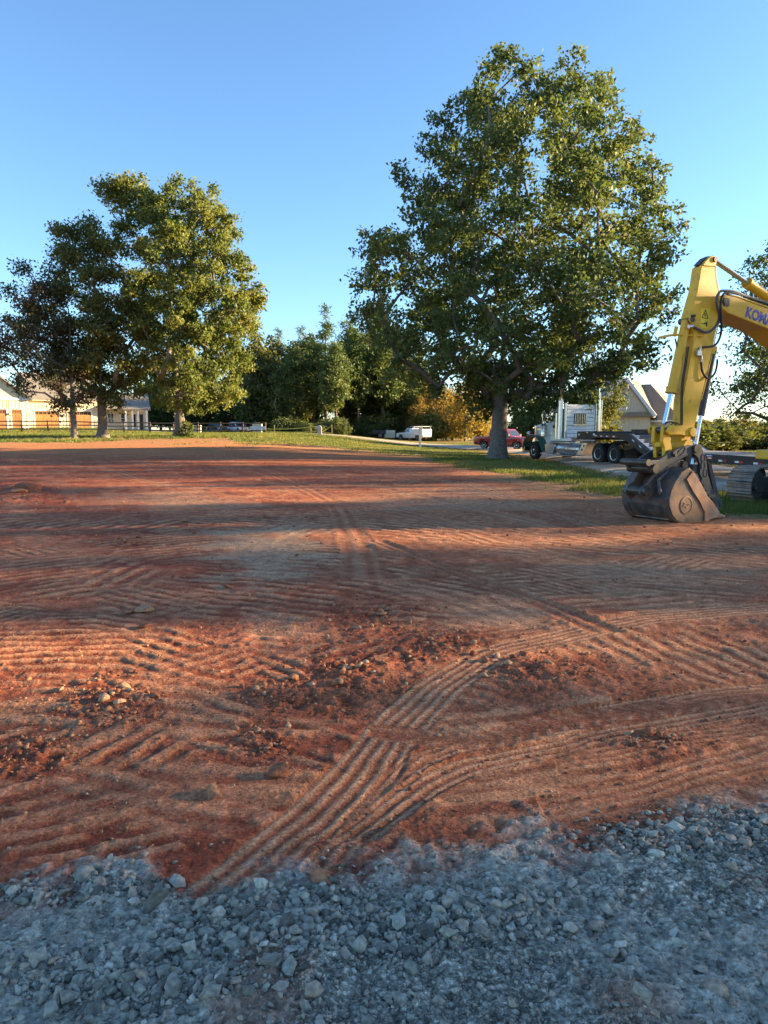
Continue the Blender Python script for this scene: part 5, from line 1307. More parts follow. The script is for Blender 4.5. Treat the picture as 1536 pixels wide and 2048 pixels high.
    for k in range(7): MB().box(fr, 3.34, 3.365, -.66 - k * .11, -.70 - k * .11, 2.04, 2.56).build('window_bar', CHROME, vt)
    MB().box(fr, 3.326, 3.40, -.56, -1.44, 1.94, 2.015).build('window_sill', CHROME, vt)
    for v in (-.1, -1.96): MB().box(fr, 3.2, 3.35, v, v - .055, 1.2, 3.15).build('rack_post', CHROME, rk)
    MB().box(fr, 2.5, 3.6, -.0, -.35, 1.1, 1.26).build('cab_skirt', WP, t, bevel=.02)
    # steps, tanks
    bx = MB().prism(fr, [(1.3, .92), (2.45, .92), (2.45, .78), (2.2, .42), (1.42, .42)], -.02, -.62).build('battery_box', TANK, t, bevel=.02)
    MB().box(fr, .95, 2.35, .06, -.3, .36, .41).build('lower_step', TANK, t, bevel=.01); MB().box(fr, 1.5, 3.9, -.05, -.4, .98, 1.06).build('deck_plate', TANK, t, bevel=.01)
    tk = MB().lathe(fr(2.5, -.35, .68), fr.s, [(.001, 0), (.2, .01), (.31, .04), (.33, .1), (.33, 2.2), (.31, 2.27), (.2, 2.31), (.001, 2.32)], 20).build('fuel_tank', TANK, t, smooth=40)
    for s in (2.72, 3.5, 4.3): MB().lathe(fr(s, -.35, .68), fr.s, [(.332, 0), (.345, .01), (.345, .06), (.332, .07)], 20).build('tank_strap', CHROME, tk, smooth=40)
    MB().box(fr, 2.45, 4.1, .04, -.3, .30, .35).build('tank_step', TANK, t, bevel=.01)
    MB().lathe(fr(2.8, -W + .35, .68), fr.s, [(.001, 0), (.31, .04), (.33, .1), (.33, 2.0), (.31, 2.07), (.001, 2.1)], 16).build('fuel_tank', TANK, t, smooth=40)
    # sloping toolbox ahead of the drive wheels
    tb = MB().prism(fr, [(4.55, .40), (5.2, .40), (5.65, 1.05), (5.15, 1.05), (4.9, .72)], -.02, -.55).build('toolbox_step', TANK, t, bevel=.015)
    for k in range(2): MB().box(fr, 5.1 + k * .16, 5.2 + k * .16, -.02, -.01, .62 + k * .2, .74 + k * .2).build('step_slot', BLK, tb)
    # wheels
    for sv, vo in ((1, -.18), (-1, -W + .18)):
        wheel(t, fr(0, vo, .53), fr.v * sv, .53, .34, .56, 26, holes=10)
        for s in (6.55, 7.87):
            wheel(t, fr(s, vo, .53), fr.v * sv, .53, .33, .56, 26, holes=8, dish=.42); wheel(t, fr(s, vo - .37 * sv, .53), fr.v * sv, .53, .30, .56, 18, holes=0, dish=.2)
    for s in (0, 6.55, 7.87): MB().tube([fr(s, -.35, .53), fr(s, -W + .35, .53)], .1, 10).build('axle', BLK, t)
    # fifth wheel, mud flaps
    MB().prism(fr, [(6.4, .95), (8.0, .95), (8.0, 1.1), (6.9, 1.16), (6.4, 1.02)], -.75, -W + .75).build('fifth_wheel', BLK, t, bevel=.01)
    FLAP = mat('mud_flap_rubber', (.025, .022, .022), rough=.8)
    for v0, v1 in ((-.02, -.64), (-W + .02, -W + .64)):
        fl = MB().box(fr, 8.72, 8.745, v0, v1, .17, .92).build('mud_flap', FLAP, t)
        MB().box(fr, 8.66, 8.74, v0, v1, .92, .97).build('flap_hanger', BLK, t)
        if v0 > -1:
            ff = Frame(fr(8.748, v1, 0), fr.v, fr.s)
            text_mb('CAT', ff, .12, .32, .0, .16, .003, bold=.01).build('lettering', mat('flap_print', (.16, .075, .05), rough=.8), fl)
            MB().box(fr, 8.746, 8.752, v0 - .04, v1 + .04, .19, .25).build('flap_weight', mat('flap_print', (.16, .075, .05)), fl)
    return t
semi()

# ================================================================== LOWBOY TRAILER
def lowboy():
    O = Vector((10.9, 24.1, 0)); fr = Frame(O, (.073, -1), (-1, -.073, 0))
    t = thing('lowboy_trailer', 'black lowboy trailer with raised gooseneck and timber deck hitched to the lorry', 'trailer', O)
    BLK = mat('trailer_black_paint', (.02, .02, .023), rough=.45, var=.25, dirt=(.09, .055, .04), dscale=2, damt=.36)
    DECK = mat('deck_plank', (.30, .26, .21), rough=.9, scale=5, var=.3); STEEL = mat('galvanised_plate', (.50, .52, .56), rough=.42, metal=.6, var=.15)
    W = 2.6; PLT = mat('reflector_white', (.75, .75, .75), rough=.3); PRD = mat('reflector_red', (.5, .03, .02), rough=.3)
    # neck side beams with sloping drop to the deck
    prof = [(-10.9, 1.33), (-7.4, 1.31), (-6.4, 1.18), (-4.7, .62), (-4.2, .62), (-4.2, .88), (-4.55, .88), (-6.5, 1.53), (-10.9, 1.56)]
    for v0, v1 in ((0, -.14), (-W + .14, -W)):
        MB().prism(fr, prof, v0, v1).build('neck_beam', BLK, t, bevel=.012)
    nb = MB().box(fr, -13.2, -10.85, -.12, -W + .12, 1.22, 1.64).build('neck_nose', BLK, t, bevel=.03)
    MB().box(fr, -10.9, -6.6, -.15, -W + .15, 1.40, 1.52).build('neck_deck', BLK, t)
    MB().box(fr, -6.85, -6.5, -.3, -W + .0, 1.53, 1.72).build('neck_headboard', BLK, t, bevel=.02)
    # ribbed ramp plates with traction bars
    rp = MB(); rp.strip(fr, [(-6.48, 1.50), (-4.5, .86)], .03, -.15, -W + .15); ramp = rp.build('ramp_plate', STEEL, t)
    for k in range(8):
        f = (k + .6) / 8.4; s = -6.48 + 1.98 * f; z = 1.535 - .64 * f
        MB().box(fr, s - .02, s + .03, -.25 - (k % 2) * .12, -W + .25, z, z + .045).build('traction_bar', BLK, ramp)
    # deck
    for v0, v1 in ((0, -.12), (-W + .12, -W)):
        MB().box(fr, -4.25, 4.6, v0, v1, .60, .885).build('deck_rail', BLK, t, bevel=.012)
    n = 11
    for k in range(n):
        a = -.125 - k * (W - .25) / n
        MB().box(fr, -4.4, 4.58, a, a - (W - .25) / n + .012, .82, .872 + random.uniform(-.004, .006)).build('plank', DECK, t)
    for s in (-4, -2, 0, 2, 4): MB().box(fr, s, s + .12, -.125, -W + .125, .64, .815).build('cross_member', BLK, t)
    MB().box(fr, 4.6, 4.75, 0, -W, .50, .90).build('rear_bumper', BLK, t, bevel=.02)
    for s in (2.6, 3.7):
        for v, sv in ((-.2, 1), (-W + .2, -1)): wheel(t, fr(s, v - .02 * sv, .30), fr.v * sv, .30, .24, .6, 16, holes=5)
    # reflectors and decals
    for s, z in ((-10.3, 1.40), (-9.6, 1.385), (-8.9, 1.385), (-8.1, 1.375), (.8, .66), (1.75, .66), (2.75, .66), (-.9, .66), (-2.2, .66)):
        MB().box(fr, s, s + .22, 0, .004, z, z + .055).build('white_reflector', PLT, t); MB().box(fr, s + .23, s + .45, 0, .004, z, z + .055).build('red_reflector', PRD, t)
    MB().box(fr, -10.55, -10.3, 0, .004, 1.44, 1.53).build('plate', PLT, t)
    for s, z in ((-6.0, 1.26), (-5.3, 1.02)): MB().prism(fr, [(s, z), (s + .22, z - .075), (s + .22, z - .02), (s, z + .055)], 0, .004).build('white_reflector', PLT, t)
    MB().box(fr, -12.9, -12.75, -.118, -.10, 1.42, 1.52).build('marker_light', LAMP, t); MB().box(fr, -11.8, -11.55, -.118, -.112, 1.55, 1.6).build('white_reflector', PLT, t)
    BLU = mat('decal_blue', (.12, .13, .38), rough=.4); ORG = mat('decal_orange', (.75, .14, .04), rough=.4)
    MB().box(fr, .02, .42, 0, .004, .80, .855).build('blue_decal', BLU, t); MB().box(fr, .06, .38, .004, .006, .815, .84).build('white_reflector', PLT, t)
    MB().box(fr, .08, .40, 0, .004, .72, .785).build('orange_decal', ORG, t); MB().box(fr, .18, .34, .004, .007, .735, .765).build('white_reflector', PLT, t)
    MB().tube([fr(-4.6, .02, .3), fr(-4.6, .02, .9)], .04, 8).build('stake_post', BLK, t)
    MB().box(fr, -5.2, -4.9, -.3, -.5, .05, .95).build('landing_leg', BLK, t)
    return t
lowboy()

# ================================================================== EXCAVATOR
def excavator():
    u = Vector((.88, .475, 0)).normalized(); vv = Vector((u.y, -u.x, 0))
    O = gnd(1364, 1046) - vv * .55; O.z = 0
    fr = Frame(O, u, vv)
    t = thing('excavator', 'yellow crawler excavator with its bucket and thumb resting on the soil', 'excavator', O)
    z6 = lambda x, y: (1220 + x / 4.861, 500 + y / 4.86); z7 = lambda x, y: (1220 + x / 4.861, 780 + y / 4.86); z8 = lambda x, y: (1290 + x / 9.6, 820 + y / 9.6)
    def PL(zz, pts, v): return [fr.px(*zz(*p), v) for p in pts]
    YEL = mat('machine_yellow', (.72, .40, .022), rough=.42, var=.08, scale=2.5, dirt=(.52, .32, .06), dscale=5, damt=.36)
    YW = mat('worn_machine_yellow', (.72, .40, .022), rough=.5, var=.10, scale=4, dirt=(.11, .05, .025), dscale=7, damt=.33)
    BLK = mat('thumb_black_paint', (.055, .056, .06), rough=.42, var=.25, scale=5, dirt=(.12, .09, .07), dscale=6, damt=.30)
    BKT = mat('bucket_steel', (.085, .085, .088), rough=.40, metal=.3, var=.3, scale=4, dirt=(.27, .16, .10), dscale=2.2, damt=.50)
    CUT = mat('worn_cutting_edge', (.28, .21, .17), rough=.5, metal=.3, var=.3, dirt=(.34, .14, .07), dscale=5, damt=.5)
    HOSE = mat('hose_rubber', (.018, .018, .02), rough=.55); PIN = mat('greasy_pin', (.09, .075, .06), rough=.4, metal=.5, var=.4)
    STL = mat('track_steel', (.20, .17, .15), rough=.5, metal=.4, var=.3, dirt=(.34, .20, .12), dscale=4, damt=.48)
    # ---- arm
    a1 = PL(z6, [(890, 155), (870, 280), (850, 400), (815, 520), (780, 640), (785, 700), (812, 800), (812, 900), (745, 1250), (705, 1458)], .12)
    a2 = PL(z8, [(700, 0), (695, 300), (690, 480), (705, 700)], .12)[1:]
    a3 = PL(z8, [(850, 690), (885, 520), (930, 400), (1000, 150)], .12)
    a4 = PL(z6, [(885, 1458), (940, 1230), (1010, 900), (1040, 750), (1068, 620), (1078, 540), (1072, 460), (1052, 370), (1028, 260), (1026, 160)], .12)
    arm = MB().prism(fr, a1 + a2 + a3 + a4, -.085, .12).build('arm', YW, t, bevel=.012)
    # welded flange strips along the arm's edges
    for path in (a1, list(reversed(a4))):
        MB().strip(fr, path, .02, .12, .127).build('edge_weld', YW, arm)
    ear = PL(z6, [(905, 150), (930, 110), (975, 65), (1010, 50), (1035, 72), (1040, 105), (1030, 160)], .12)
    for v0, v1 in ((.06, .118), (-.083, -.03)): MB().prism(fr, ear, v0, v1).build('arm_ear', YEL, arm, bevel=.008)
    cap = PL(z6, [(820, 160), (905, 148)], 0)
    pp = fr.px(*z6(1018, 92), .12)
    MB().tube([fr(pp[0], -.15, pp[1]), fr(pp[0], .15, pp[1])], .05, 14).build('pin', PIN, arm, smooth=40)
    MB().prism(fr, PL(z6, [(835, 150), (900, 82), (950, 60), (960, 100), (905, 148)], 0), -.06, .05).build('arm_top_plate', BLK, arm)
    # lower boss of the arm
    lb = fr.px(*z8(700, 700), 0); MB().tube([fr(.52, -.2, 1.36), fr(.52, .2, 1.36)], .13, 16).build('arm_foot_boss', YW, arm, smooth=40)
    # ---- bucket cylinder
    c0 = fr.px(*z6(742, 690), 0); c1 = fr.px(*z6(605, 1330), 0); c2 = fr.px(*z7(596, 40), 0); c3 = fr.px(*z7(525, 330), 0)
    P = lambda c, v=0: fr(c[0], v, c[1])
    off = .02
    bc = MB().tube([P(c0), P(c1)], .085, 18).build('bucket_cylinder', YEL, t, smooth=40)
    gl = fr.px(*z6(595, 1385), 0); MB().tube([P(c1), P(gl)], .10, 18).build('cylinder_gland', YEL, bc, smooth=40)
    for f in (.1, .9): q = P(c1).lerp(P(gl), f); MB().tube([q, q + (P(gl) - P(c1)).normalized() * .025], .108, 18).build('gland_ring', YW, bc, smooth=40)
    MB().tube([P(gl), P(c3)], .042, 16).build('rod', CHROME, bc, smooth=40)
    MB().tube([P(c0, -.14), P(c0, .16)], .06, 14).build('pin', PIN, bc, smooth=40)
    kn = fr.px(*z6(805, 655), .16)
    hb = MB().tube([fr(*(lambda c: (c[0], .17, c[1]))(fr.px(*z6(785, 640), .17))), fr(*(lambda c: (c[0], .19, c[1]))(fr.px(*z6(828, 636), .19)))], .022, 8).build('grease_line', PIN, arm)
    ring = [fr.px(*z6(800 + 30 * math.cos(a), 672 + 38 * math.sin(a)), .17) for a in [i * math.pi / 5 for i in range(11)]]
    MB().tube([fr(a, .17, b) for a, b in ring], .012, 6).build('clevis_ring', YW, arm)
    # guard bar across the front
    gb_ = [fr.px(*z6(*p), .14) for p in [(890, 838), (860, 830), (780, 822), (700, 815), (640, 822), (580, 838)]]
    MB().tube([fr(a, .16 - .05 * i, b) for i, (a, b) in enumerate(gb_)], .022, 8).build('hose_guard_bar', YEL, arm, smooth=60)
    q0 = fr.px(*z6(690, 740), 0); q1 = fr.px(*z6(670, 830), 0); MB().tube([P(q0, -.1), P(q1, -.1)], .035, 8).build('guard_bracket', YEL, arm)
    q1 = fr.px(*z6(655, 860), 0); q2 = fr.px(*z6(660, 970), 0); MB().tube([P(q1, -.05), P(q2, .0)], .014, 6).build('grease_line', HOSE, arm)
    # ---- linkage
    l0 = fr.px(*z8(478, 385), .2); l1 = fr.px(*z8(900, 420), .2)
    def link(v0, v1, mat_=YW):
        d = Vector((l1[0] - l0[0], l1[1] - l0[1])); n = Vector((-d.y, d.x)).normalized(); h = .085
        poly = [(l0[0] - d.normalized().x * .08, l0[1] - d.normalized().y * .08 - .03), (l0[0] + n.x * -h, l0[1] + n.y * -h), ((l0[0] + l1[0]) / 2 - n.x * .07, (l0[1] + l1[1]) / 2 - n.y * .07), (l1[0] - n.x * h * 1.15, l1[1] - n.y * h * 1.15), (l1[0] + d.normalized().x * .1, l1[1] + d.normalized().y * .1), (l1[0] + n.x * h, l1[1] + n.y * h), ((l0[0] + l1[0]) / 2 + n.x * .085, (l0[1] + l1[1]) / 2 + n.y * .085), (l0[0] + n.x * h, l0[1] + n.y * h)]
        return MB().prism(fr, poly, v0, v1).build('side_link', mat_, t, bevel=.012)
    link(.15, .2); link(-.2, -.15)
    for c in (l0, l1):
        pn = MB().tube([P(c, -.26), P(c, .23)], .06, 16).build('pin', PIN, t, smooth=40)
        for v in (.2, -.23): MB().lathe(P(c, v), fr.v, [(.085, 0), (.09, .015), (.085, .035), (.03, .04), (.001, .04)], 16).build('pin_cap', YW, pn, smooth=40)
    d0 = fr.px(*z8(425, 400), .12); d1 = fr.px(*z8(430, 830), .12)
    for v0, v1 in ((.06, .13), (-.14, -.07)):
        MB().prism(fr, [(d0[0] - .11, d0[1] + .08), (d0[0] + .11, d0[1] + .08), (d0[0] + .10, d0[1] - .2), (d1[0] + .12, d1[1] + .05), (d1[0] + .06, d1[1] - .09), (d1[0] - .08, d1[1] - .09), (d1[0] - .09, d1[1] + .1), (d0[0] - .12, d0[1] - .2)], v0, v1).build('bucket_link', YW, t, bevel=.012)
    MB().box(fr, d0[0] - .09, d0[0] + .06, -.07, .06, d1[1] + .12, d1[1] + .2).build('link_cross_plate', YW, t)
    MB().tube([P(d1, -.3), P(d1, .3)], .05, 12).build('pin', PIN, t, smooth=40)
    # ---- quick coupler
    cp = PL(z7, [(330, 690), (470, 680), (530, 640), (590, 600), (680, 560), (770, 535), (835, 530), (868, 560), (860, 605), (800, 615), (720, 655), (640, 705), (545, 750), (490, 800), (420, 798), (365, 745)], .25)
    for v0, v1 in ((.2, .26), (-.26, -.2)): cpl = MB().prism(fr, cp, v0, v1).build('coupler_plate', BLK, t, bevel=.012)
    c = fr.px(*z7(455, 700), .1); MB().box(fr, c[0] - .3, c[0] + .2, -.2, .2, c[1] - .12, c[1] + .04).build('coupler_body', BLK, t, bevel=.02)
    for zp, r in (((430, 765), .085), ((622, 632), .035), ((825, 570), .075), ((355, 705), .06)):
        c = fr.px(*z7(*zp), .26); MB().tube([P(c, -.31), P(c, .31)], r, 16).build('coupler_pin', PIN, t, smooth=40)
    c = fr.px(*z7(690, 600), .26); rg = [fr(c[0] + .10 * math.cos(a) + .05 * math.sin(a), .262, c[1] + .075 * math.sin(a) + .03 * math.cos(a)) for a in [i * math.pi / 8 for i in range(17)]]
    MB().tube(rg, .010, 6).build('cast_ring', BLK, t, smooth=60)
    # ---- bucket
    pn_ = PL(z7, [(765, 755), (700, 800), (640, 890), (600, 975), (578, 1060), (580, 1130), (603, 1205), (645, 1265), (700, 1292), (800, 1294), (905, 1280)], .55)
    lip = PL(z7, [(1060, 1215)], .55); edge_ = PL(z7, [(1060, 1195), (945, 1045), (870, 900), (805, 785)], .55)
    plate = pn_ + lip + edge_
    bk = MB().prism(fr, plate, .52, .55).build('bucket', BKT, t, bevel=.006)
    MB().prism(fr, plate, -.55, -.52).build('bucket_side', BKT, bk, bevel=.006)
    MB().strip(fr, pn_ + lip, .03, -.52, .52).build('bucket_shell', BKT, bk, smooth=50)
    cutp = PL(z7, [(735, 868), (800, 788), (870, 900), (945, 1042), (985, 1080), (1062, 1197), (1055, 1222), (910, 1282), (912, 1190), (865, 1085), (800, 990)], .55)
    for v0, v1 in ((.55, .575), (-.575, -.55)): MB().prism(fr, cutp, v0, v1).build('side_cutter', CUT, bk, bevel=.005)
    # wear strips round the heel
    hs = pn_[4:9]
    for v0, v1 in ((.40, .53), (-.53, -.40)): MB().strip(fr, hs, -.02, v0, v1).build('heel_shroud', BKT, bk, smooth=50)
    for (i0, i1) in ((4, 6), (7, 9)):
        MB().strip(fr, pn_[i0:i1], -.018, -.42, .42).build('wear_strip', BKT, bk)
    # lip and teeth
    MB().prism(fr, [(.50, .0), (1.0, .055), (1.02, .085), (.5, .035)], -.55, .55).build('cutting_lip', CUT, bk, bevel=.004)
    for k in range(5):
        v = -.46 + k * .23
        MB().prism(fr, [(.9, .02), (1.12, .03), (1.29, .045), (1.12, .105), (.9, .115)], v - .05, v + .05).build('tooth', CUT, bk, bevel=.012)
    c = fr.px(*z7(740, 1120), .55)
    MB().lathe(P(c, .55), fr.v, [(.165, 0), (.165, .012), (.14, .014), (.138, .006), (.001, .006)], 24).build('round_badge', BKT, bk, smooth=30)
    em = MB(); 
    for (a, b, w, h) in ((-.075, .02, .11, .035), (-.02, -.05, .11, .035), (-.09, -.02, .05, .03), (.04, .0, .05, .03)): em.box(fr, c[0] + a, c[0] + a + w, .556, .566, c[1] + b, c[1] + b + h)
    em.build('badge_relief', BKT, bk)
    # hinge ears
    er = PL(z7, [(470, 800), (560, 742), (700, 690), (748, 735), (752, 800), (640, 865), (520, 965), (440, 1030), (375, 1080), (315, 1010), (345, 940), (400, 900)], .25)
    for v0, v1 in ((.15, .195), (-.195, -.15)): MB().prism(fr, er, v0, v1).build('hinge_ear', BKT, bk, bevel=.01)
    for zp, r in (((350, 985), .085), ((715, 730), .075)):
        c = fr.px(*z7(*zp), .22); MB().tube([P(c, -.26), P(c, .26)], r, 16).build('hinge_pin', PIN, bk, smooth=40)
    MB().tube([P(fr.px(*z7(490, 1000), .5), .5), P(fr.px(*z7(560, 880), .5), .3), P(fr.px(*z7(690, 800), .5), .22)], .03, 8).build('stiffener', BKT, bk)
    # ---- thumb
    th = PL(z7, [(775, 560), (800, 535), (845, 530), (890, 560), (925, 640), (940, 740), (950, 830), (978, 920), (1010, 1000), (1050, 1090), (1068, 1165), (1040, 1168), (1000, 1085), (985, 1050), (960, 1060), (955, 1020), (925, 1020), (930, 975), (900, 965), (905, 925), (880, 905), (890, 860), (868, 820), (875, 740), (850, 660), (800, 610)], .16)
    for v0, v1 in ((.12, .17), (-.17, -.12)): tm = MB().prism(fr, th, v0, v1).build('thumb_plate', BLK, t, bevel=.008)
    cx = PL(z7, [(900, 700), (935, 720), (1000, 1000), (1050, 1120), (1020, 1120), (960, 1000)], 0); MB().prism(fr, cx, -.12, .12).build('thumb_spine', BLK, t)
    for zp in ((905, 660), (905, 730), (925, 805)):
        c = fr.px(*z7(*zp), .17); rg = [fr(c[0] + .055 * math.cos(a), .172, c[1] + .075 * math.sin(a)) for a in [i * math.pi / 8 for i in range(17)]]
        MB().tube(rg, .009, 6).build('cast_ring', BLK, tm, smooth=60)
    c = fr.px(*z7(830, 570), .17); MB().tube([P(c, -.24), P(c, .24)], .085, 16).build('thumb_pin', PIN, t, smooth=40)
    # ---- thumb cylinder
    k0 = fr.px(*z6(1000, 985), 0); k1 = fr.px(*z7(885, 250), 0); k2 = fr.px(*z7(795, 760), 0)
    tcn = MB().tube([P(k0), P(k1)], .062, 16).build('thumb_cylinder', BLK, t, smooth=40); MB().tube([P(k1), P(k2)], .038, 14).build('rod', CHROME, tcn, smooth=40)
    MB().box(fr, k0[0] - .25, k0[0] + .04, -.06, .06, k0[1] - .05, k0[1] + .09).build('cylinder_bracket', YEL, tcn); MB().box(fr, k2[0] - .12, k2[0] + .14, -.12, .12, k2[1] - .1, k2[1] + .08).build('rod_clevis', BLK, tcn, bevel=.02)
    # ---- boom
    bt = PL(z6, [(1092, 470), (1130, 432), (1240, 458), (1536, 565)], .27); bb = PL(z6, [(1536, 765), (1150, 612), (1090, 565)], .27)
    bpoly = bt + [(3.6, 3.98), (4.3, 3.62), (5.0, 2.85), (5.6, 1.95), (5.5, 1.68), (5.2, 1.70), (4.2, 2.95), (3.5, 3.28)] + bb
    boom = MB().prism(fr, bpoly, -.27, .27).build('boom', YEL, t, bevel=.014)
    MB().strip(fr, bt[1:] + [(3.6, 3.98), (4.3, 3.62), (5.0, 2.85)], .02, .25, .285).build('edge_weld', YEL, boom)
    c = fr.px(*z6(1115, 502), .27); bp_ = MB().tube([P(c, -.31), P(c, .31)], .07, 16).build('boom_pin', PIN, boom, smooth=40); MB().box(fr, c[0] - .04, c[0] + .1, .27, .30, c[1] - .08, c[1] + .06).build('pin_keeper', PIN, boom)
    BLUE = mat('blue_lettering', (.03, .05, .30), rough=.4)
    k = fr.px(*z6(1310, 640), .27); k2 = fr.px(*z6(1536, 725), .27); sl = (k2[1] - k[1]) / (k2[0] - k[0])
    text_mb('KOMATSU', fr, k[0], k[1] - .01, .272, .20, .003, shear=.25, bold=.035, slope=sl).build('lettering', BLUE, boom)
    # ---- arm cylinder over the boom
    r0 = fr.px(*z6(1015, 100), 0); r1 = fr.px(*z6(1330, 318), 0); dd = (Vector(r1) - Vector(r0)).normalized(); r2 = Vector(r1) + dd * 1.75
    ac = MB().tube([P(r1), P(tuple(r2))], .095, 18).build('arm_cylinder', YEL, t, smooth=40); MB().tube([P(r0), P(r1)], .05, 16).build('rod', CHROME, ac, smooth=40)
    q = Vector(r1) - dd * .0; MB().tube([P(tuple(q)), P(tuple(q + dd * .12))], .108, 18).build('cylinder_gland', YEL, ac, smooth=40)
    MB().prism(fr, [(r2.x - .15, r2.y - .55), (r2.x + .25, r2.y - .6), (r2.x + .12, r2.y + .1), (r2.x - .08, r2.y + .1)], -.08, .08).build('cylinder_bracket', YEL, boom)
    # ---- hoses
    def hose(pts, v, r=.022, name='hose', m_=HOSE):
        q = []
        for i, p in enumerate(pts):
            w = v[i] if isinstance(v, list) else v
            c = fr.px(*z6(*p), w); q.append(fr(c[0], w, c[1]))
        s = []
        for i in range(len(q) - 1):
            p0 = q[max(0, i - 1)]; p1 = q[i]; p2 = q[i + 1]; p3 = q[min(len(q) - 1, i + 2)]
            for kk in range(6):
                f = kk / 6; s.append(.5 * ((2 * p1) + (p2 - p0) * f + (2 * p0 - 5 * p1 + 4 * p2 - p3) * f * f + (3 * p1 - p0 - 3 * p2 + p3) * f ** 3))
        s.append(q[-1]); return MB().tube(s, r, 8).build(name, m_, t, smooth=60)
    GH = mat('grey_hose', (.07, .075, .085), rough=.5)
    hose([(1540, 520), (1400, 470), (1290, 432), (1200, 402), (1120, 396), (1070, 405), (1040, 460), (1040, 540), (1062, 640), (1040, 720), (990, 780), (930, 800), (870, 775), (800, 740)], [.2, .2, .22, .3, .33, .34, .34, .33, .3, .24, .2, .18, .17, .16], .024, m_=GH)
    hose([(1540, 530), (1400, 480), (1280, 440), (1150, 412), (1095, 440), (1075, 530), (1080, 660), (1082, 780), (1060, 870), (1010, 930), (900, 945)], [.24, .24, .26, .33, .36, .36, .33, .28, .22, .17, .15], .02)
    hose([(885, 1090), (895, 1170), (930, 1235), (975, 1245), (1020, 1195), (1040, 1120), (1043, 1065)], [.15, .16, .18, .19, .18, .15, .12], .02)
    hose([(880, 945), (868, 985), (885, 1030), (890, 1090)], .15, .022, 'hose_fitting', ALLOY)
    c = fr.px(*z6(865, 1005), .16); MB().box(fr, c[0] - .06, c[0] + .06, .12, .19, c[1] - .05, c[1] + .05).build('valve_block', ALLOY, t, bevel=.01)
    hose([(765, 745), (800, 742)], .16, .035, 'hose_fitting', ALLOY)
    for dx in (0, 14): hose([(750 + dx, 940), (728 + dx, 1110), (700 + dx, 1280), (690 + dx, 1458), (690 + dx, 1700)], .135, .012)
    def hz(pts, v, r):
        q = [fr(*(lambda c: (c[0], v, c[1]))(fr.px(*z8(*p), v))) for p in pts]; MB().tube(q, r, 6).build('hose', HOSE, t, smooth=60)
    hz([(390, 265), (430, 235), (500, 225), (560, 245), (600, 290)], .1, .012); hz([(480, 305), (530, 255), (590, 240), (660, 275)], .12, .012)
    # ---- warning label
    LY = mat('warning_yellow', (.78, .60, .03), rough=.5); INK = mat('black_lettering', (.015, .015, .015), rough=.6)
    a = fr.px(*z6(878, 755), .12); b = fr.px(*z6(965, 575), .12)
    lb = MB().box(fr, a[0], b[0], .12, .124, a[1], b[1]).build('warning_label', LY, t)
    w = b[0] - a[0]; h = b[1] - a[1]; cxm = (a[0] + b[0]) / 2
    tri = [(cxm - w * .38, a[1] + h * .52), (cxm + w * .38, a[1] + h * .52), (cxm, b[1] - h * .06)]
    for p, q in zip(tri, tri[1:] + tri[:1]):
        MB().tube([fr(p[0], .125, p[1]), fr(q[0], .125, q[1])], .007, 5).build('triangle_edge', INK, lb)
    MB().prism(fr, [(cxm - .015, a[1] + h * .6), (cxm + .02, a[1] + h * .6), (cxm + .005, a[1] + h * .78), (cxm - .02, a[1] + h * .78)], .124, .127).build('pictogram', INK, lb)
    MB().prism(fr, [(cxm + .04, a[1] + h * .08), (cxm + .07, a[1] + h * .08), (cxm + .07, a[1] + h * .36), (cxm + .03, a[1] + h * .30), (cxm - .05, a[1] + h * .22), (cxm - .09, a[1] + h * .26), (cxm - .09, a[1] + h * .20), (cxm + .03, a[1] + h * .2)], .124, .127).build('pictogram', INK, lb)
    # ---- undercarriage
    cen = 6.05
    Lh, Rw, Rr = 1.75, .40, .43
    for side in (-1, 1):
        v0 = side * 1.1; vi, vo = v0 - .3, v0 + .3
        # closed shoe line round idler and sprocket
        per = 2 * (2 * Lh) + 2 * math.pi * Rw; npad = 44
        for k in range(npad):
            d = per * k / npad
            if d < 2 * Lh: s = -Lh + d; z = Rr + Rw; ang = 0
            elif d < 2 * Lh + math.pi * Rw: a = (d - 2 * Lh) / Rw; s = Lh + Rw * math.sin(a); z = Rr + Rw * math.cos(a); ang = -a
            elif d < 4 * Lh + math.pi * Rw: s = Lh - (d - 2 * Lh - math.pi * Rw); z = Rr - Rw; ang = math.pi
            else: a = (d - 4 * Lh - math.pi * Rw) / Rw; s = -Lh - Rw * math.sin(a); z = Rr - Rw * math.cos(a); ang = math.pi - a
            ca, sa = math.cos(ang), math.sin(ang); pw = per / npad * .46
            def T(x, y): return (cen + s + x * ca - y * sa, z + x * sa + y * ca)
            poly = [T(-pw, -.015), (T(pw, -.015)), T(pw, .008), T(pw - .015, .035), T(pw - .035, .035), T(pw - .05, .01), T(.012, .01), T(0, .03), T(-.02, .03), T(-.035, .01), T(-pw, .01)]
            MB().prism(fr, poly, vi, vo).build('track_shoe', STL, t)
        MB().box(fr, cen - Lh, cen + Lh, v0 - .16, v0 + .16, Rr - .2, Rr + .16).build('track_frame', BLK, t, bevel=.03)
        for s in (-Lh, Lh):
            MB().lathe(fr(cen + s, v0 - .13, Rr), fr.v, [(.001, -.05), (.12, -.05), (.14, 0), (.3, .01), (.35, 0), (.36, .02), (.36, .24), (.35, .26), (.3, .25), (.14, .26), (.12, .31), (.001, .31)], 22).build('idler' if s < 0 else 'sprocket', BLK, t, smooth=35)
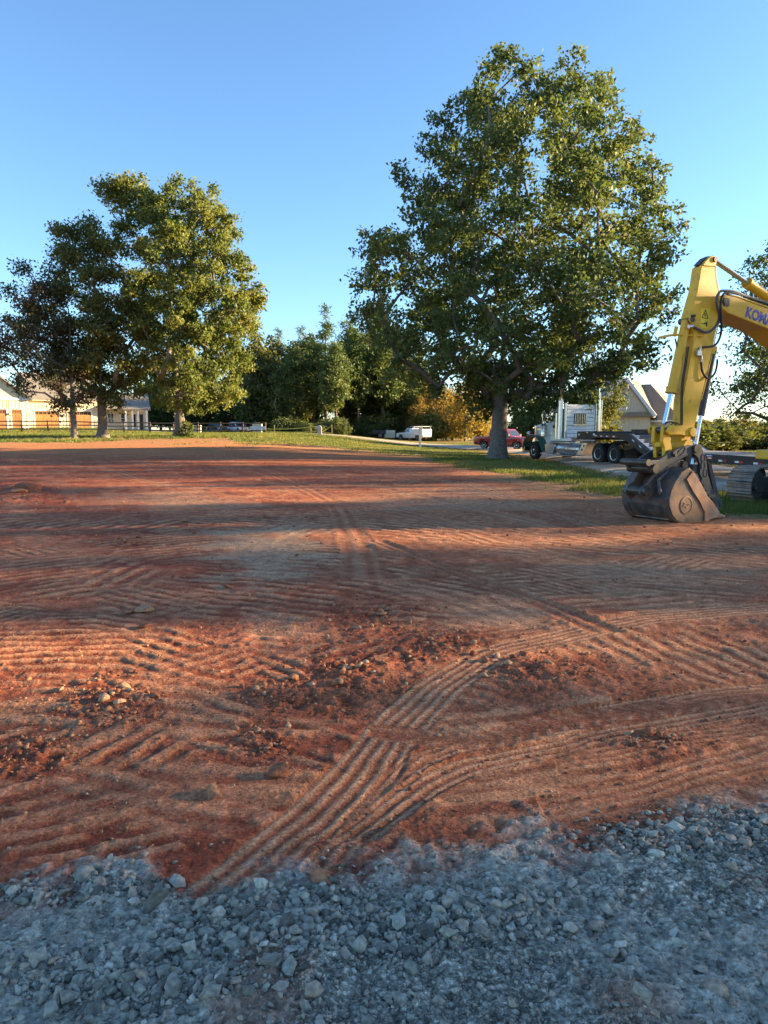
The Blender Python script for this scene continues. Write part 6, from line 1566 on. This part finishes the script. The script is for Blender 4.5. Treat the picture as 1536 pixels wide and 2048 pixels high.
        for s in (-1.2, -.7, -.2, .3, .8, 1.3): MB().lathe(fr(cen + s, v0 - .14, .2), fr.v, [(.001, 0), (.12, 0), (.13, .04), (.13, .24), (.12, .28), (.001, .28)], 14).build('roller', BLK, t, smooth=35)
    MB().box(fr, cen - .75, cen + .75, -.95, .95, .42, .78).build('car_body', BLK, t, bevel=.05)
    MB().lathe(fr(cen, 0, .78), (0, 0, 1), [(.62, 0), (.66, .04), (.66, .18), (.6, .22)], 24).build('slew_ring', BLK, t, smooth=40)
    # ---- upper structure
    MB().box(fr, cen - 1.35, cen + 1.5, -1.3, 1.3, 1.0, 1.22).build('turntable', YEL, t, bevel=.03)
    MB().prism(fr, [(cen - .1, 1.22), (cen + 1.7, 1.22), (cen + 1.7, 2.15), (cen + 1.3, 2.3), (cen - .1, 2.3)], -1.3, -.45).build('engine_hood', YEL, t, bevel=.06)
    MB().prism(fr, [(cen - .1, 1.22), (cen + 1.7, 1.22), (cen + 1.7, 2.05), (cen - .1, 2.05)], -.44, 1.3).build('side_cover', YEL, t, bevel=.06)
    MB().prism(fr, [(cen + 1.71, 1.05), (cen + 2.35, 1.2), (cen + 2.5, 1.6), (cen + 2.4, 2.05), (cen + 1.71, 2.1)], -1.3, 1.3).build('counterweight', YEL, t, bevel=.12)
    cb = MB().prism(fr, [(cen - 1.5, 1.23), (cen - .15, 1.23), (cen - .15, 2.85), (cen - 1.1, 2.88), (cen - 1.42, 2.2)], .36, 1.28).build('cab', BLK, t, bevel=.06)
    MB().prism(fr, [(cen - 1.3, 1.75), (cen - .3, 1.75), (cen - .3, 2.7), (cen - 1.05, 2.74), (cen - 1.3, 2.2)], 1.282, 1.295).build('cab_window', CARG, cb); MB().prism(fr, [(cen - 1.3, 1.75), (cen - .3, 1.75), (cen - .3, 2.7), (cen - 1.05, 2.74), (cen - 1.3, 2.2)], .345, .358).build('cab_window', CARG, cb)
    for v in (.34, -.34):
        MB().tube([fr(cen - 1.2, v, 1.3), fr(3.9, v, 2.55)], .075, 14).build('boom_cylinder', YEL, t, smooth=40); MB().tube([fr(3.9, v, 2.55), fr(3.55, v, 3.45)], .045, 12).build('rod', CHROME, t, smooth=40)
    return t
excavator()
